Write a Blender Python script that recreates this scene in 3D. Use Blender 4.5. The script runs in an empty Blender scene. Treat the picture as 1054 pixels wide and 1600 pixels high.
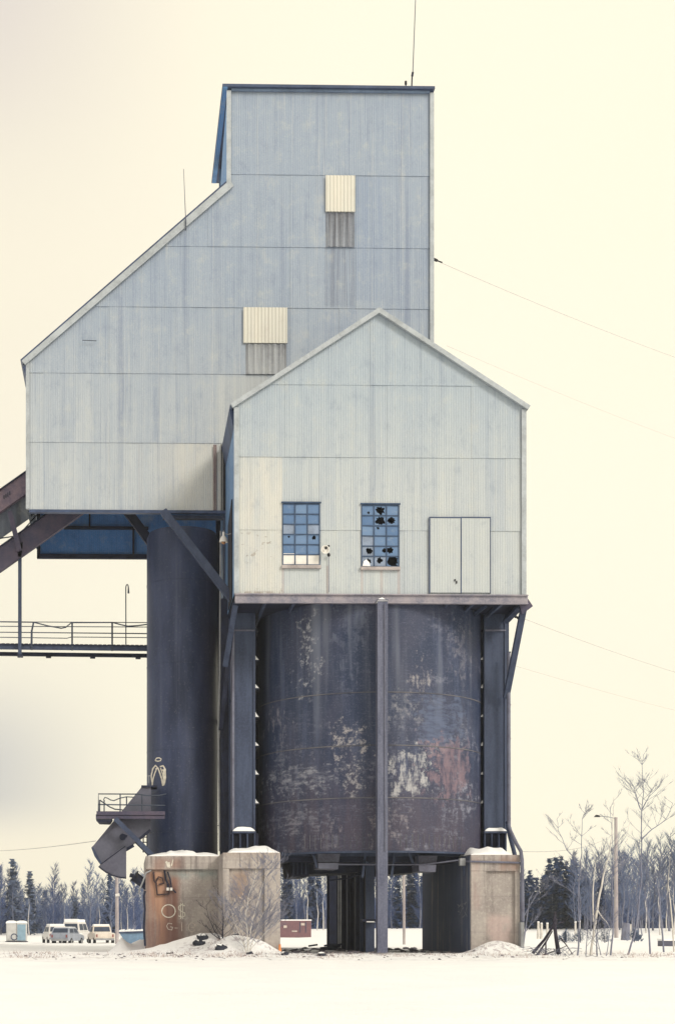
import bpy, math, random
from mathutils import Vector, Matrix, noise as mnoise
R = math.radians
S = bpy.context.scene
COL = S.collection
F = 2345.0; CX0 = 249.0; HY = 1447.0; EYE = 1.7; YAW = R(1.2)
CA, SA = math.cos(YAW), math.sin(YAW)
rnd = random.Random(7)

def P(px, py, Y):
    """point of the place seen at photo pixel (px,py) standing Y metres in front of the camera"""
    xr = (px-CX0)/F; zr = (HY-py)/F
    t = Y/(CA-xr*SA)
    return Vector((t*(xr*CA+SA), Y, EYE+t*zr))
def PX(px, Y): return P(px, HY, Y).x
def PZ(py, Y, px=500): return P(px, py, Y).z
def pxm(Y): return F/Y          # photo pixels in a metre

# ------------------------------------------------------------------ mesh builder
class MB:
    def __init__(s): s.v = []; s.f = []; s.t = []; s.smooth = False
    def add(s, vs, fs, t=0.5):
        o = len(s.v); s.v += [Vector(p) for p in vs]
        for f in fs: s.f.append([i+o for i in f]); s.t.append(t)
        return s
    def box(s, a, b, t=0.5):
        x0,y0,z0 = [min(a[i],b[i]) for i in range(3)]; x1,y1,z1 = [max(a[i],b[i]) for i in range(3)]
        return s.add([(x0,y0,z0),(x1,y0,z0),(x1,y1,z0),(x0,y1,z0),(x0,y0,z1),(x1,y0,z1),(x1,y1,z1),(x0,y1,z1)],
            [(3,2,1,0),(4,5,6,7),(0,1,5,4),(1,2,6,5),(2,3,7,6),(3,0,4,7)], t)
    def prism(s, poly, off, t=0.5):
        n = len(poly); off = Vector(off); p = [Vector(q) for q in poly]
        return s.add(p+[q+off for q in p], [list(range(n)), list(range(2*n-1, n-1, -1))]+[(i, i+n, (i+1)%n+n, (i+1)%n) for i in range(n)], t)
    def pbox(s, x0, y0, x1, y1, Ya, Yb):
        a = P(x0, y0, Ya); b = P(x1, y1, Ya)
        return s.box((a.x, Ya, a.z), (b.x, Yb, b.z))
    def pprism(s, pts, Ya, Yb):
        return s.prism([P(x, y, Ya) for x, y in pts], (0, Yb-Ya, 0))
    def beam(s, p, q, w, d, up=(0,1,0)):
        p = Vector(p); q = Vector(q); k = (q-p).normalized(); u = Vector(up)
        a = k.cross(u)
        if a.length < 1e-4: a = k.cross(Vector((1,0,0)))
        a.normalize(); b = a.cross(k).normalized(); a *= w/2; b *= d/2
        vs = [p-a-b, p+a-b, p+a+b, p-a+b, q-a-b, q+a-b, q+a+b, q-a+b]
        return s.add(vs, [(3,2,1,0),(4,5,6,7),(0,1,5,4),(1,2,6,5),(2,3,7,6),(3,0,4,7)])
    def tube(s, pts, r, n=6, t=0.5, cap=True):
        pts = [Vector(p) for p in pts]; m = len(pts)
        rs = r if isinstance(r, (list, tuple)) else [r]*m
        o = len(s.v); pa = None
        for i, p in enumerate(pts):
            k = (pts[min(i+1, m-1)]-pts[max(i-1, 0)]).normalized()
            if pa is None:
                pa = k.cross(Vector((0,1,0)) if abs(k.y) < .9 else Vector((1,0,0)))
            a = pa-k*pa.dot(k)
            a = a.normalized() if a.length > 1e-6 else Vector((1,0,0))
            pa = a; b = k.cross(a)
            for j in range(n):
                w = 2*math.pi*j/n; s.v.append(p+(a*math.cos(w)+b*math.sin(w))*rs[i])
        for i in range(m-1):
            for j in range(n):
                s.f.append([o+i*n+j, o+i*n+(j+1)%n, o+(i+1)*n+(j+1)%n, o+(i+1)*n+j]); s.t.append(t)
        if cap:
            s.f.append([o+j for j in range(n-1, -1, -1)]); s.f.append([o+(m-1)*n+j for j in range(n)]); s.t += [t, t]
        return s
    def lathe(s, c, prof, n=48, a0=0, a1=2*math.pi):
        full = abs(a1-a0-2*math.pi) < 1e-6; o = len(s.v); m = n if full else n+1
        for r, z in prof:
            for j in range(m):
                w = a0+(a1-a0)*j/n; s.v.append(Vector((c[0]+r*math.cos(w), c[1]+r*math.sin(w), z)))
        for i in range(len(prof)-1):
            for j in range(n):
                k = (j+1)%m; s.f.append([o+i*m+j, o+i*m+k, o+(i+1)*m+k, o+(i+1)*m+j]); s.t.append(.5)
        return s
    def ball(s, c, r, n=8, m=6, sq=(1,1,1), jit=0, rg=None):
        o = len(s.v)
        for i in range(m+1):
            th = math.pi*i/m
            for j in range(n):
                w = 2*math.pi*j/n; q = 1+((rg or rnd).uniform(-jit, jit) if jit else 0)
                s.v.append(Vector((c[0]+r*sq[0]*q*math.sin(th)*math.cos(w), c[1]+r*sq[1]*q*math.sin(th)*math.sin(w), c[2]+r*sq[2]*q*math.cos(th))))
        for i in range(m):
            for j in range(n):
                s.f.append([o+i*n+j, o+(i+1)*n+j, o+(i+1)*n+(j+1)%n, o+i*n+(j+1)%n]); s.t.append(.5)
        return s
    def build(s, name, mat, parent=None, smooth=None, bevel=0, split=35):
        o0 = Vector((0,0,0))
        q = parent
        while q is not None: o0 += q.location; q = q.parent
        me = bpy.data.meshes.new(name)
        loc = Vector((0,0,0))
        if parent is None:
            xs = [p.x for p in s.v]; ys = [p.y for p in s.v]; zs = [p.z for p in s.v]
            loc = Vector(((min(xs)+max(xs))/2, (min(ys)+max(ys))/2, min(zs)))
            o0 = loc
        me.from_pydata([tuple(p-o0) for p in s.v], [], s.f)
        at = me.attributes.new('tint', 'FLOAT', 'FACE'); at.data.foreach_set('value', s.t)
        me.materials.append(mat); me.update()
        if smooth if smooth is not None else s.smooth:
            for p in me.polygons: p.use_smooth = True
            try: me.set_sharp_from_angle(angle=R(split))
            except Exception: pass
        o = bpy.data.objects.new(name, me); COL.objects.link(o); o.location = loc
        if parent: o.parent = parent
        if bevel:
            b = o.modifiers.new('bevel', 'BEVEL'); b.width = bevel; b.segments = 2; b.limit_method = 'ANGLE'
        return o

def tag(o, label=None, cat=None, group=None, kind=None):
    if label: o['label'] = label
    if cat: o['category'] = cat
    if group: o['group'] = group
    if kind: o['kind'] = kind
    return o
def thing(name, loc, label, cat, group=None):
    o = bpy.data.objects.new(name, None); COL.objects.link(o); o.location = Vector(loc)
    o.empty_display_size = .3
    return tag(o, label, cat, group)
def dup(o, parent=None):
    c = o.copy(); COL.objects.link(c)
    if parent is not None: c.parent = parent
    for ch in list(o.children): dup(ch, c)
    return c

# ------------------------------------------------------------------ node helpers
class NT:
    def __init__(s, name):
        s.m = bpy.data.materials.new(name); s.m.use_nodes = True; s.t = s.m.node_tree; s.t.nodes.clear()
        s.out = s.t.nodes.new('ShaderNodeOutputMaterial'); s.b = s.t.nodes.new('ShaderNodeBsdfPrincipled')
        s.t.links.new(s.b.outputs[0], s.out.inputs[0]); s._p = None
    def put(s, sock, v):
        if isinstance(v, bpy.types.NodeSocket): s.t.links.new(v, sock)
        elif isinstance(v, (tuple, list)):
            sock.default_value = tuple(v)+((1,) if len(v) == 3 and len(sock.default_value) == 4 else ())
        else: sock.default_value = v
    def pos(s):
        if s._p is None: s._p = s.t.nodes.new('ShaderNodeTexCoord').outputs['Object']
        return s._p
    def wpos(s): return s.t.nodes.new('ShaderNodeNewGeometry').outputs['Position']
    def xyz(s, v):
        n = s.t.nodes.new('ShaderNodeSeparateXYZ'); s.put(n.inputs[0], v); return n.outputs
    def ma(s, op, a, b=0.0):
        n = s.t.nodes.new('ShaderNodeMath'); n.operation = op; s.put(n.inputs[0], a); s.put(n.inputs[1], b); return n.outputs[0]
    def mul(s, a, b): return s.ma('MULTIPLY', a, b)
    def addv(s, a, b): return s.ma('ADD', a, b)
    def mix(s, f, a, b, mode='MIX'):
        n = s.t.nodes.new('ShaderNodeMix'); n.data_type = 'RGBA'; n.blend_type = mode
        s.put(n.inputs[0], f); s.put(n.inputs[6], a); s.put(n.inputs[7], b); return n.outputs[2]
    def sm(s, v, lo, hi, a=0.0, b=1.0):
        n = s.t.nodes.new('ShaderNodeMapRange'); n.interpolation_type = 'SMOOTHSTEP'
        s.put(n.inputs[0], v); n.inputs[1].default_value = lo; n.inputs[2].default_value = hi
        n.inputs[3].default_value = a; n.inputs[4].default_value = b; return n.outputs[0]
    def scale(s, v, sc, loc=(0,0,0)):
        n = s.t.nodes.new('ShaderNodeMapping'); s.put(n.inputs[0], v); n.inputs['Scale'].default_value = sc; n.inputs['Location'].default_value = loc
        return n.outputs[0]
    def noise(s, v, scale=(1,1,1), det=4, rough=.55, loc=(0,0,0)):
        n = s.t.nodes.new('ShaderNodeTexNoise'); s.put(n.inputs['Vector'], s.scale(v, scale, loc))
        n.inputs['Scale'].default_value = 1; n.inputs['Detail'].default_value = det; n.inputs['Roughness'].default_value = rough
        return n.outputs['Fac']
    def attr(s, name):
        n = s.t.nodes.new('ShaderNodeAttribute'); n.attribute_name = name; return n.outputs['Fac']
    def region(s, x, z, x0, x1, z0, z1, e=.3):
        a = s.mul(s.sm(x, x0-e, x0+e), s.sm(x, x1-e, x1+e, 1, 0))
        return s.mul(a, s.mul(s.sm(z, z0-e, z0+e), s.sm(z, z1-e, z1+e, 1, 0)))
    def bump(s, h, st=.3, d=.02):
        n = s.t.nodes.new('ShaderNodeBump'); s.put(n.inputs['Height'], h); n.inputs['Strength'].default_value = st; n.inputs['Distance'].default_value = d
        s.t.links.new(n.outputs[0], s.b.inputs['Normal'])
    def fin(s, col, rough=.6, metal=0.0, spec=.3):
        s.put(s.b.inputs['Base Color'], col); s.put(s.b.inputs['Roughness'], rough); s.put(s.b.inputs['Metallic'], metal)
        s.b.inputs['Specular IOR Level'].default_value = spec; return s.m

def m_plain(name, c, rough=.6, var=.25, sc=1.5, spec=.3, streak=False, c2=None, metal=0.0):
    k = NT(name); p = k.pos()
    n = k.noise(p, (sc*2.2, sc*2.2, sc*.35) if streak else (sc, sc, sc), 6, .6)
    d = c2 or tuple(v*(1-var*1.6) for v in c)
    f = k.sm(n, .3, .7)
    col = k.mix(f, d, c)
    g = k.noise(p, (sc*9, sc*9, sc*9), 3)
    col = k.mix(k.sm(g, .35, .75, 0, .35), col, tuple(min(1, v*(1+var)) for v in c))
    k.bump(g, .15, .01)
    return k.fin(col, rough, metal, spec)

def m_clad(name, a, b, top=None, z0=0, z1=1, streak=.5, corr=.11, extra=None, dark=(.16,.2,.29)):
    """corrugated sheeting: tint of each sheet, vertical weather streaks, rib shading and dirt painted as dark lines"""
    k = NT(name); p = k.pos(); o = k.xyz(p); x, z = o[0], o[2]
    t = k.attr('tint')
    s1 = k.noise(p, (1.7, 1, .07), 4, .65)
    s2 = k.noise(p, (7, 1, .13), 4, .7, (4,0,2))
    big = k.noise(p, (.22, .2, .2), 3, .5, (1,7,3))
    f = k.addv(k.mul(t, .42), k.addv(k.mul(s1, .6), k.mul(big, .35)))
    col = k.mix(k.sm(f, .35, .98), a, b)
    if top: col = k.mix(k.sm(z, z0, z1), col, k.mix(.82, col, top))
    col = k.mix(k.sm(s2, .5, .76, 0, streak), col, dark)
    s3 = k.noise(p, (1.5, 1, .035), 3, .6, (9,2,5))
    col = k.mix(k.sm(s3, .56, .72, 0, streak*.9), col, dark)
    s4 = k.noise(p, (4, 1, .09), 4, .7, (2,6,1))
    col = k.mix(k.sm(s4, .56, .75, 0, streak*.7), col, k.mix(.5, a, (.62,.60,.52)))
    w = k.ma('SINE', k.mul(x, 2*math.pi/corr))
    am = k.sm(k.noise(p, (2.5, 1, .25), 3, .6, (6,6,6)), .3, .7, .02, .16)
    col = k.mix(k.mul(k.sm(w, .1, 1), am), col, dark)  # dark rib lines: corrugation shading, with dirt, painted into the colour
    if extra: col = extra(k, p, x, z, col)
    mot = k.noise(p, (1.3, 1, 1.1), 6, .7, (4,4,9)); col = k.mix(k.sm(mot, .5, .72, 0, .3), col, (.50,.51,.47)); col = k.mix(k.sm(mot, .48, .28, 0, .3), col, dark)
    fine = k.noise(p, (26, 26, 26), 3, .7)
    col = k.mix(k.sm(fine, .5, .75, 0, .2), col, (.66, .67, .66))
    col = k.mix(k.sm(fine, .48, .3, 0, .2), col, dark)
    k.bump(k.addv(k.mul(w, .55), k.mul(fine, .4)), .34, .02)
    return k.fin(col, .55, 0.0, .2)
# ------------------------------------------------------------------ materials
SNOWC = (.86, .87, .88)
M = {}
M['steel'] = m_plain('blue_grey_steel', (.048,.066,.12), .6, .35, 1.2, streak=True, c2=(.024,.034,.07))
M['steel_dark'] = m_plain('dark_steel', (.016,.021,.05), .7, .4, 1.5)
M['steel_pale'] = m_plain('weathered_pale_steel', (.15,.16,.22), .6, .3, 1.2, c2=(.09,.09,.13))
M['rust'] = m_plain('rusty_steel', (.085,.07,.105), .75, .35, 1.4, c2=(.042,.045,.085))
M['rail'] = m_plain('rail_steel', (.06,.075,.11), .6, .3, 2)
M['galv'] = m_plain('galvanised_pipe', (.3,.31,.33), .45, .2, 2)
M['trim'] = m_plain('pale_trim', (.40,.44,.48), .5, .2, 1.2)
M['cap'] = m_plain('dark_blue_flashing', (.05,.075,.15), .5, .3, .8)
M['snow'] = m_plain('settled_snow', SNOWC, .75, .03, 2)
M['beam_pale'] = m_plain('weathered_edge_beam', (.31,.285,.32), .6, .35, 1.4, c2=(.14,.145,.20))
M['rust_pale'] = m_plain('pale_rust_plate', (.20,.145,.175), .7, .4, 1.1, c2=(.075,.07,.12))
M['rubber'] = m_plain('black_rubber', (.025,.025,.03), .8, .3, 3)
M['white'] = m_plain('white_enamel', (.75,.73,.7), .35, .1, 2)
M['paint'] = m_plain('white_spray_paint', (.72,.68,.6), .7, .2, 6)
M['paint_thin'] = m_plain('faded_spray_paint', (.58,.51,.46), .7, .2, 6)
M['glass'] = m_plain('dirty_blue_glass', (.10,.19,.36), .3, .25, 1.5, spec=.4)
k = NT('dirty_blue_glass'); p = k.pos(); t_ = k.attr('tint')
gc = k.mix(t_, (.075,.15,.30), (.14,.23,.39)); gc = k.mix(k.sm(k.noise(p, (3,3,5), 4, .7), .5, .75, 0, .5), gc, (.22,.28,.36))  # pane tint paints varying reflections into the colour; noise adds the dirt
k.bump(k.noise(p, (2,2,2), 2), .1, .02); M['glass'] = k.fin(gc, .22, 0, .45)
M['glass_pale'] = m_plain('dusty_glass', (.24,.30,.42), .35, .25, 1.5, spec=.4)
M['dark_room'] = m_plain('unlit_interior', (.02,.02,.03), .9, .2, 1)
M['frame'] = m_plain('window_frame_blue', (.04,.075,.15), .5, .25, 2)
M['sill'] = m_plain('weathered_sill', (.4,.36,.36), .7, .25, 2)

def head_extra(k, p, x, z, col):
    bX = PX(200, 73.0); bZ = PZ(799, 73.0)
    rx = lambda q: PX(q, 73.0)-bX
    rz = lambda q: PZ(q, 73.0)-bZ
    n = k.noise(p, (6, 1, .12), 4, .7, (5,5,0)); n2 = k.noise(p, (2.2, 1, .3), 4, .65, (1,8,0))
    for a, b_, t, u, am, c_ in ((508,554,387,480,.6,(.13,.15,.21)),(335,347,330,585,.4,(.18,.22,.31)),(238,246,388,692,.55,(.20,.25,.35)),(555,602,276,470,.45,(.19,.25,.38)),(382,448,587,640,.5,(.2,.22,.27)),
        (203,207,440,690,.3,(.2,.25,.33)),(506,560,484,560,.45,(.2,.25,.36)),(160,172,480,585,.25,(.22,.27,.36)),(660,668,388,530,.45,(.16,.22,.34)),(216,221,695,797,.4,(.3,.27,.29)),(372,380,300,480,.35,(.19,.24,.34)),(398,410,300,585,.3,(.2,.25,.34)),(286,296,360,590,.3,(.2,.25,.34)),(600,640,388,530,.25,(.2,.25,.36))):
        r = k.region(x, z, rx(a), rx(b_), rz(u), rz(t), .12)
        col = k.mix(k.mul(k.mul(r, k.sm(n, .34, .62)), am), col, c_)
    r = k.mul(k.region(x, z, rx(215), rx(360), rz(800), rz(694.5), .06), k.sm(x, rx(215), rx(300)))
    col = k.mix(k.mul(k.mul(r, k.sm(n2, .3, .6, .5, 1)), .55), col, (.57,.55,.49))
    r = k.region(x, z, rx(340), rx(420), rz(694), rz(588), .15); col = k.mix(k.mul(r, .35), col, (.52,.53,.50))
    return col
def drip(z1, z0, am):
    def f(k, p, x, z, col):
        n = k.noise(p, (9, 1, .1), 3, .65, (3,2,1)); fade = k.sm(z, z0, z1, .45, 1.0); top = k.sm(z, z1-.35, z1)
        col = k.mix(k.mul(k.mul(k.sm(n, .36, .6), fade), am), col, (.06,.06,.075))
        return k.mix(k.mul(top, .6*am), col, (.05,.055,.08))
    return f
hb = PZ(799, 73.0)
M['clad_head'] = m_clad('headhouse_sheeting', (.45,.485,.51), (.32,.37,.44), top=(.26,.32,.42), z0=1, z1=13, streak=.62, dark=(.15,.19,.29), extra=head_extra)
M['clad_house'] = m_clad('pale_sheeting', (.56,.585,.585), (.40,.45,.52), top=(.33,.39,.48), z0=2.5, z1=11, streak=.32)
M['clad_blue'] = m_clad('blue_painted_sheeting', (.10,.27,.62), (.07,.21,.52), streak=.25, dark=(.03,.08,.24))
M['clad_side'] = m_clad('blue_side_sheeting', (.13,.25,.46), (.10,.2,.38), streak=.3, dark=(.04,.08,.16))  # blue shade tint of the side walls is put into the colour
M['clad_cream'] = m_clad('cream_skylight_sheet', (.70,.67,.58), (.52,.53,.50), streak=.45, corr=.17, dark=(.4,.36,.33))
M['clad_stain'] = m_clad('rust_stained_sheet', (.30,.33,.38), (.24,.27,.33), streak=.5, corr=.155, extra=drip(PZ(333,73.0)-hb, PZ(387,73.0)-hb, .8), dark=(.07,.06,.08))
M['clad_rust'] = m_clad('rust_streaked_sheet', (.43,.455,.48), (.36,.39,.43), streak=.5, corr=.155, extra=drip(PZ(539,73.0)-hb, PZ(586,73.0)-hb, .55), dark=(.09,.08,.10))
M['clad_door'] = m_clad('door_sheeting', (.475,.51,.515), (.42,.455,.48), streak=.3, corr=.12)
M['belt_sheet'] = m_clad('weathered_gallery_sheeting', (.17,.19,.23), (.06,.08,.13), streak=.9, corr=.25, dark=(.05,.06,.08))

def snow_strip(par, x0, x1, Y0, Y1, z, hmax, n=22, name='snow_cap', seed=1, flat=.45):
    m = MB(); k = 6; vs = []
    for j in range(k+1):
        for i in range(n+1):
            u, v = i/n, j/k
            e = min(1, 5*u, 5*(1-u))**.6*min(1, .3+5*v, .3+4*(1-v)); q = Vector((u*2.6*(1-flat)*2+seed, v*1.5, seed))
            h = hmax*(flat+(1-flat)*(.5+.9*mnoise.noise(q)+.22*mnoise.noise(q*3.1)))*e+.012
            vs.append((x0+(x1-x0)*u, Y0+(Y1-Y0)*v, z+max(.012, h)))
    m.add(vs, [(j*(n+1)+i, j*(n+1)+i+1, (j+1)*(n+1)+i+1, (j+1)*(n+1)+i) for j in range(k) for i in range(n)])
    m.add([(x0+(x1-x0)*i/n, Y0-.01, z-.003) for i in range(n+1)]+[vs[i] for i in range(n+1)], [(i, i+1, n+2+i, n+1+i) for i in range(n)])
    return m.build(name, M['snow'], par, smooth=True, split=60)
# ------------------------------------------------------------------ corrugated wall of lapped sheets
def zl(line, x):
    for (xa, za), (xb, zb) in zip(line, line[1:]):
        if xa-1e-6 <= x <= xb+1e-6: return za+(zb-za)*(x-xa)/max(1e-9, xb-xa)
    return line[-1][1]
def clip_top(poly, xa, xb, ta, tb):
    h = lambda q: q[1]-(ta+(tb-ta)*(q[0]-xa)/(xb-xa))
    out = []
    for i, q in enumerate(poly):
        n = poly[(i+1)%len(poly)]; a, b = h(q), h(n)
        if a <= 0: out.append(q)
        if a*b < 0:
            w = a/(a-b); out.append((q[0]+(n[0]-q[0])*w, q[1]+(n[1]-q[1])*w))
    return out
def clad(mb, line, courses, Y, sheet=.8, holes=(), lip=.028, tints=None, seed=1):
    """line: roofline [(X,Z)..]; courses: seam heights bottom to top"""
    rg = random.Random(seed); x0, x1 = line[0][0], line[-1][0]
    br = {x0, x1} | {q[0] for q in line} | {h[0] for h in holes} | {h[1] for h in holes}
    n = int((x1-x0)/sheet)
    grid = [x0+(i+1)*sheet for i in range(n)]
    xs = sorted(br | set(grid)); xs = [q for i, q in enumerate(xs) if i == 0 or q-xs[i-1] > 1e-4]
    tv = {}
    for xa, xb in zip(xs, xs[1:]):
        si = int(((xa+xb)/2-x0)/sheet); e = 1e-5; ta, tb = zl(line, xa+e), zl(line, xb-e)
        for ci, (za, zb) in enumerate(zip(courses, courses[1:])):
            key = (si, ci)
            if key not in tv: tv[key] = (rg.random(), rg.uniform(-.006, .006))
            t, jit = tv[key]
            if tints: t = .5*t+.5*tints[ci]
            iv = [(za, zb)]
            for hx0, hx1, hz0, hz1 in holes:
                if xa >= hx0-1e-4 and xb <= hx1+1e-4:
                    nv = []
                    for a, b in iv:
                        if hz1 <= a or hz0 >= b: nv.append((a, b)); continue
                        if a < hz0: nv.append((a, hz0))
                        if b > hz1: nv.append((hz1, b))
                    iv = nv
            for a, b in iv:
                if b-a < .01: continue
                pl = clip_top([(xa, a), (xb, a), (xb, b), (xa, b)], xa, xb, ta, tb)
                if len(pl) < 3: continue
                yy = lambda z: Y+jit-lip*(zb-z)/(zb-za)
                mb.add([(q[0], yy(q[1]), q[1]) for q in pl], [list(range(len(pl)))], t)
                if abs(a-za) < 1e-6 and min(ta, tb) > a:
                    mb.add([(xa, yy(a), a), (xb, yy(a), a), (xb, Y+.05, a), (xa, Y+.05, a)], [(3,2,1,0)], t)
    return mb

# ================================================================== HEADHOUSE
YT = 73.0; YB = 80.5
base = Vector((PX(200, YT), YT, PZ(799, YT)))
head = thing('headhouse', base, 'tall blue-grey corrugated headhouse with a long sloping left roof, rising behind the gabled shed', 'building')
def Q(px, py, Y=YT): v = P(px, py, Y); return (v.x, v.z)
zb0 = PZ(799, YT)
XL = PX(42, YT); XR = PX(676, YT); XK = PX(357, YT)
zeave = PZ(567, YT); zk = PZ(291, YT); ztop = PZ(141, YT)
line = [(XL, zeave), (XK-.001, zk), (XK, ztop), (XR, ztop)]
seams = [PZ(q, YT) for q in (799, 694, 586, 482, 387, 274)]+[ztop+.01]
sky1 = (PX(508, YT), PX(553, YT), PZ(387, YT), PZ(274, YT)); sky2 = (PX(380, YT), PX(448, YT), PZ(586, YT), PZ(482, YT))
mb = clad(MB(), line, seams, YT, .8, tints=(.1,.25,.55,.6,.55,.8), seed=3)
mb.build('front_wall', M['clad_head'], head)
# body behind the sheeting: sides, back, floor
mb = MB(); e = .06
yb = YB
mb.add([(XL,YT+e,zb0),(XL,yb,zb0),(XL,yb,zeave),(XL,YT+e,zeave)], [(0,1,2,3)])
mb.build('side_wall', M['clad_head'], head); mb = MB()
mb.add([(XR,YT+e,zb0),(XR,yb,zb0),(XR,yb,ztop),(XR,YT+e,ztop)], [(3,2,1,0)])
mb.build('side_wall', M['clad_head'], head)
# the tower's left flank flares outwards towards its foot
zf = PZ(300, YT+1)
mb = MB()
a = [Vector((XK-.05, YT+.02, ztop)), Vector((XK-.05, YT+.02, zk-.25)), Vector((PX(336.5, YB-1.5), YB-1.5, zk-2.2)), Vector((PX(347.5, YB-1.5), YB-1.5, ztop))]
mb.prism(a, (.12, 0, 0)); M['clad_flank'] = m_clad('bright_blue_flank', (.15,.33,.62), (.11,.27,.54), streak=.3, dark=(.06,.12,.26)); mb.build('flank_wall', M['clad_flank'], head)  # flank blue includes its shade tint, put into the colour
mb = MB()
mb.add([(XL,yb+.1,zb0),(XR,yb+.1,zb0),(XR,yb+.1,ztop),(XK,yb+.1,ztop),(XK,yb+.1,zk),(XL,yb+.1,zeave)], [(0,1,2,3,4,5)])
mb.build('back_wall', M['clad_side'], head)
# sloping roof slab + verge trim
sl = Vector((XK-XL, 0, zk-zeave)).normalized(); up = Vector((-sl.z, 0, sl.x))
ext = Vector((XL,0,zeave))-sl*.22; top = Vector((XK,0,zk))
mb = MB(); a = [ext+up*.0, top+up*.0, top+up*.2, ext+up*.2]
mb.prism([(q.x, YT-.10, q.z) for q in a], (0, yb-YT+.3, 0)); mb.build('sloping_roof', M['cap'], head)
mb = MB(); a = [ext-up*.17, top-up*.17+Vector((.12,0,0)), top+up*.09+Vector((.12,0,.1)), ext+up*.09]
mb.prism([(q.x, YT-.22, q.z) for q in a], (0, .115, 0))
mb.build('roof_trim', M['trim'], head)
mb = MB(); mb.prism([(ext.x, YT-.1, ext.z-.22), (XL-.003, YT-.1, zeave-1.0), (XL-.003, YT-.1, zeave)], (0, yb-YT, 0)); mb.build('eave_soffit', M['cap'], head)
mb = MB(); w = 6/pxm(YT)
mb.box((XL-.03, YT-.12, zb0+.02), (XL+w*.75, YT-.06, zeave-.1)); mb.build('corner_trim', M['trim'], head)
mb = MB(); mb.box((XR-w*.9, YT-.12, zb0+.02), (XR+.03, YT-.06, ztop-.12)); mb.build('corner_trim', M['trim'], head)
mb = MB(); mb.box((XK-.1, YT-.12, zk+.02), (XK+.12, YT-.06, ztop-.12)); mb.build('corner_trim', M['trim'], head)
# top cap
mb = MB(); mb.box((PX(347, YT), YT-.3, ztop-.03), (XR+.035, yb+1.7, ztop+.10)); mb.build('roof', M['cap'], head)
MB().box((PX(347, YT)+.02, YT-.28, ztop-.06), (XK-.06, yb+1.65, ztop-.033)).build('eave_soffit', M['clad_flank'], head)
mb = MB(); mb.box((XK+.14, YT-.14, ztop-.14), (XR-w, YT-.06, ztop-.035)); mb.build('roof_fascia', m_plain('blue_grey_fascia', (.17,.24,.37), .5, .25, .8), head)
# skylight sheets and stained sheets below them: real deep corrugation
def corr_sheet(x0, x1, z0, z1, y, amp, pitch, step=8):
    m = MB(); n = int((x1-x0)/pitch*step); pts = []
    for i in range(n+1):
        x = x0+(x1-x0)*i/n; pts.append((x, y+amp*math.cos(2*math.pi*(x-x0)/pitch)))
    for (xa, ya), (xb, yb_) in zip(pts, pts[1:]): m.add([(xa,ya,z0),(xb,yb_,z0),(xb,yb_,z1),(xa,ya,z1)], [(0,1,2,3)], .5)
    m.add([(x0,y,z0),(x1,y,z0),(x1,y+.1,z0),(x0,y+.1,z0)], [(3,2,1,0)])
    return m
corr_sheet(PX(508,YT), PX(554,YT), PZ(332,YT), PZ(275.5,YT), YT-.12, .012, .17).build('skylight_sheet', M['clad_cream'], head)
corr_sheet(PX(509,YT), PX(553,YT), PZ(386.5,YT), PZ(333,YT), YT-.075, .035, .155*2).build('stained_sheet', M['clad_stain'], head)
corr_sheet(PX(380,YT), PX(448.5,YT), PZ(538,YT), PZ(482.5,YT), YT-.12, .012, .17).build('skylight_sheet', M['clad_cream'], head)
corr_sheet(PX(384,YT), PX(447,YT), PZ(586,YT), PZ(539,YT), YT-.075, .03, .31).build('stained_sheet', M['clad_rust'], head)
M['clad_strip'] = m_clad('rusted_strip_sheet', (.34,.28,.28), (.2,.15,.16), streak=.8, corr=.09, dark=(.05,.035,.04))
corr_sheet(PX(333,YT), PX(338.5,YT), PZ(799,YT), PZ(697,YT), YT-.1, .012, .09).build('rusted_strip', M['clad_strip'], head)
mb = MB().box((PX(345,YT), YT-.1, PZ(799,YT)), (PX(346.4,YT), YT-.06, PZ(696,YT))).box((PX(348.2,YT), YT-.1, PZ(799,YT)), (PX(352,YT), YT-.06, PZ(696,YT)))
mb.build('open_joint', M['dark_room'], head)
# floor edge, floor, rear apron that hangs lower than the front
mb = MB(); mb.box((PX(46,YT), YT-.08, zb0-.14), (PX(353,YT), YT+.2, zb0-.003)); mb.build('floor_edge', M['cap'], head)
mb = MB(); mb.box((PX(255,YT), YT+.25, PZ(809,YT)), (PX(356,YT), YT+.6, zb0-.15)); mb.build('floor_girder', M['steel'], head)
mb = MB(); mb.box((XL+.05, YT+.12, zb0+3.2), (XR-.05, yb-.1, zb0+3.4)); mb.build('floor', M['steel_dark'], head)
za = PZ(869, YB)
mb = MB(); mb.box((PX(60,YB), YB-.02, za), (PX(345,YB), YB-.0+.06, zb0+3.1)); apron = mb.build('rear_apron', M['clad_blue'], head)
for a, b, c, d in ((58,800,63,872),(58,865,240,873),(100,822,232,826.5),(139,800,141.5,823),(207,826,210,866)):
    MB().pbox(a, b, c, d, YB-.25, YB-.03).build('girt', M['steel_dark'], apron)
MB().beam(P(197,796,77), P(243,858,77), .45, .3).build('floor_strut', M['steel_dark'], head)
MB().beam(P(256,800,72.5), P(364,938,69.6), .36, .3).build('diagonal_brace', M['steel'], head)

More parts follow.
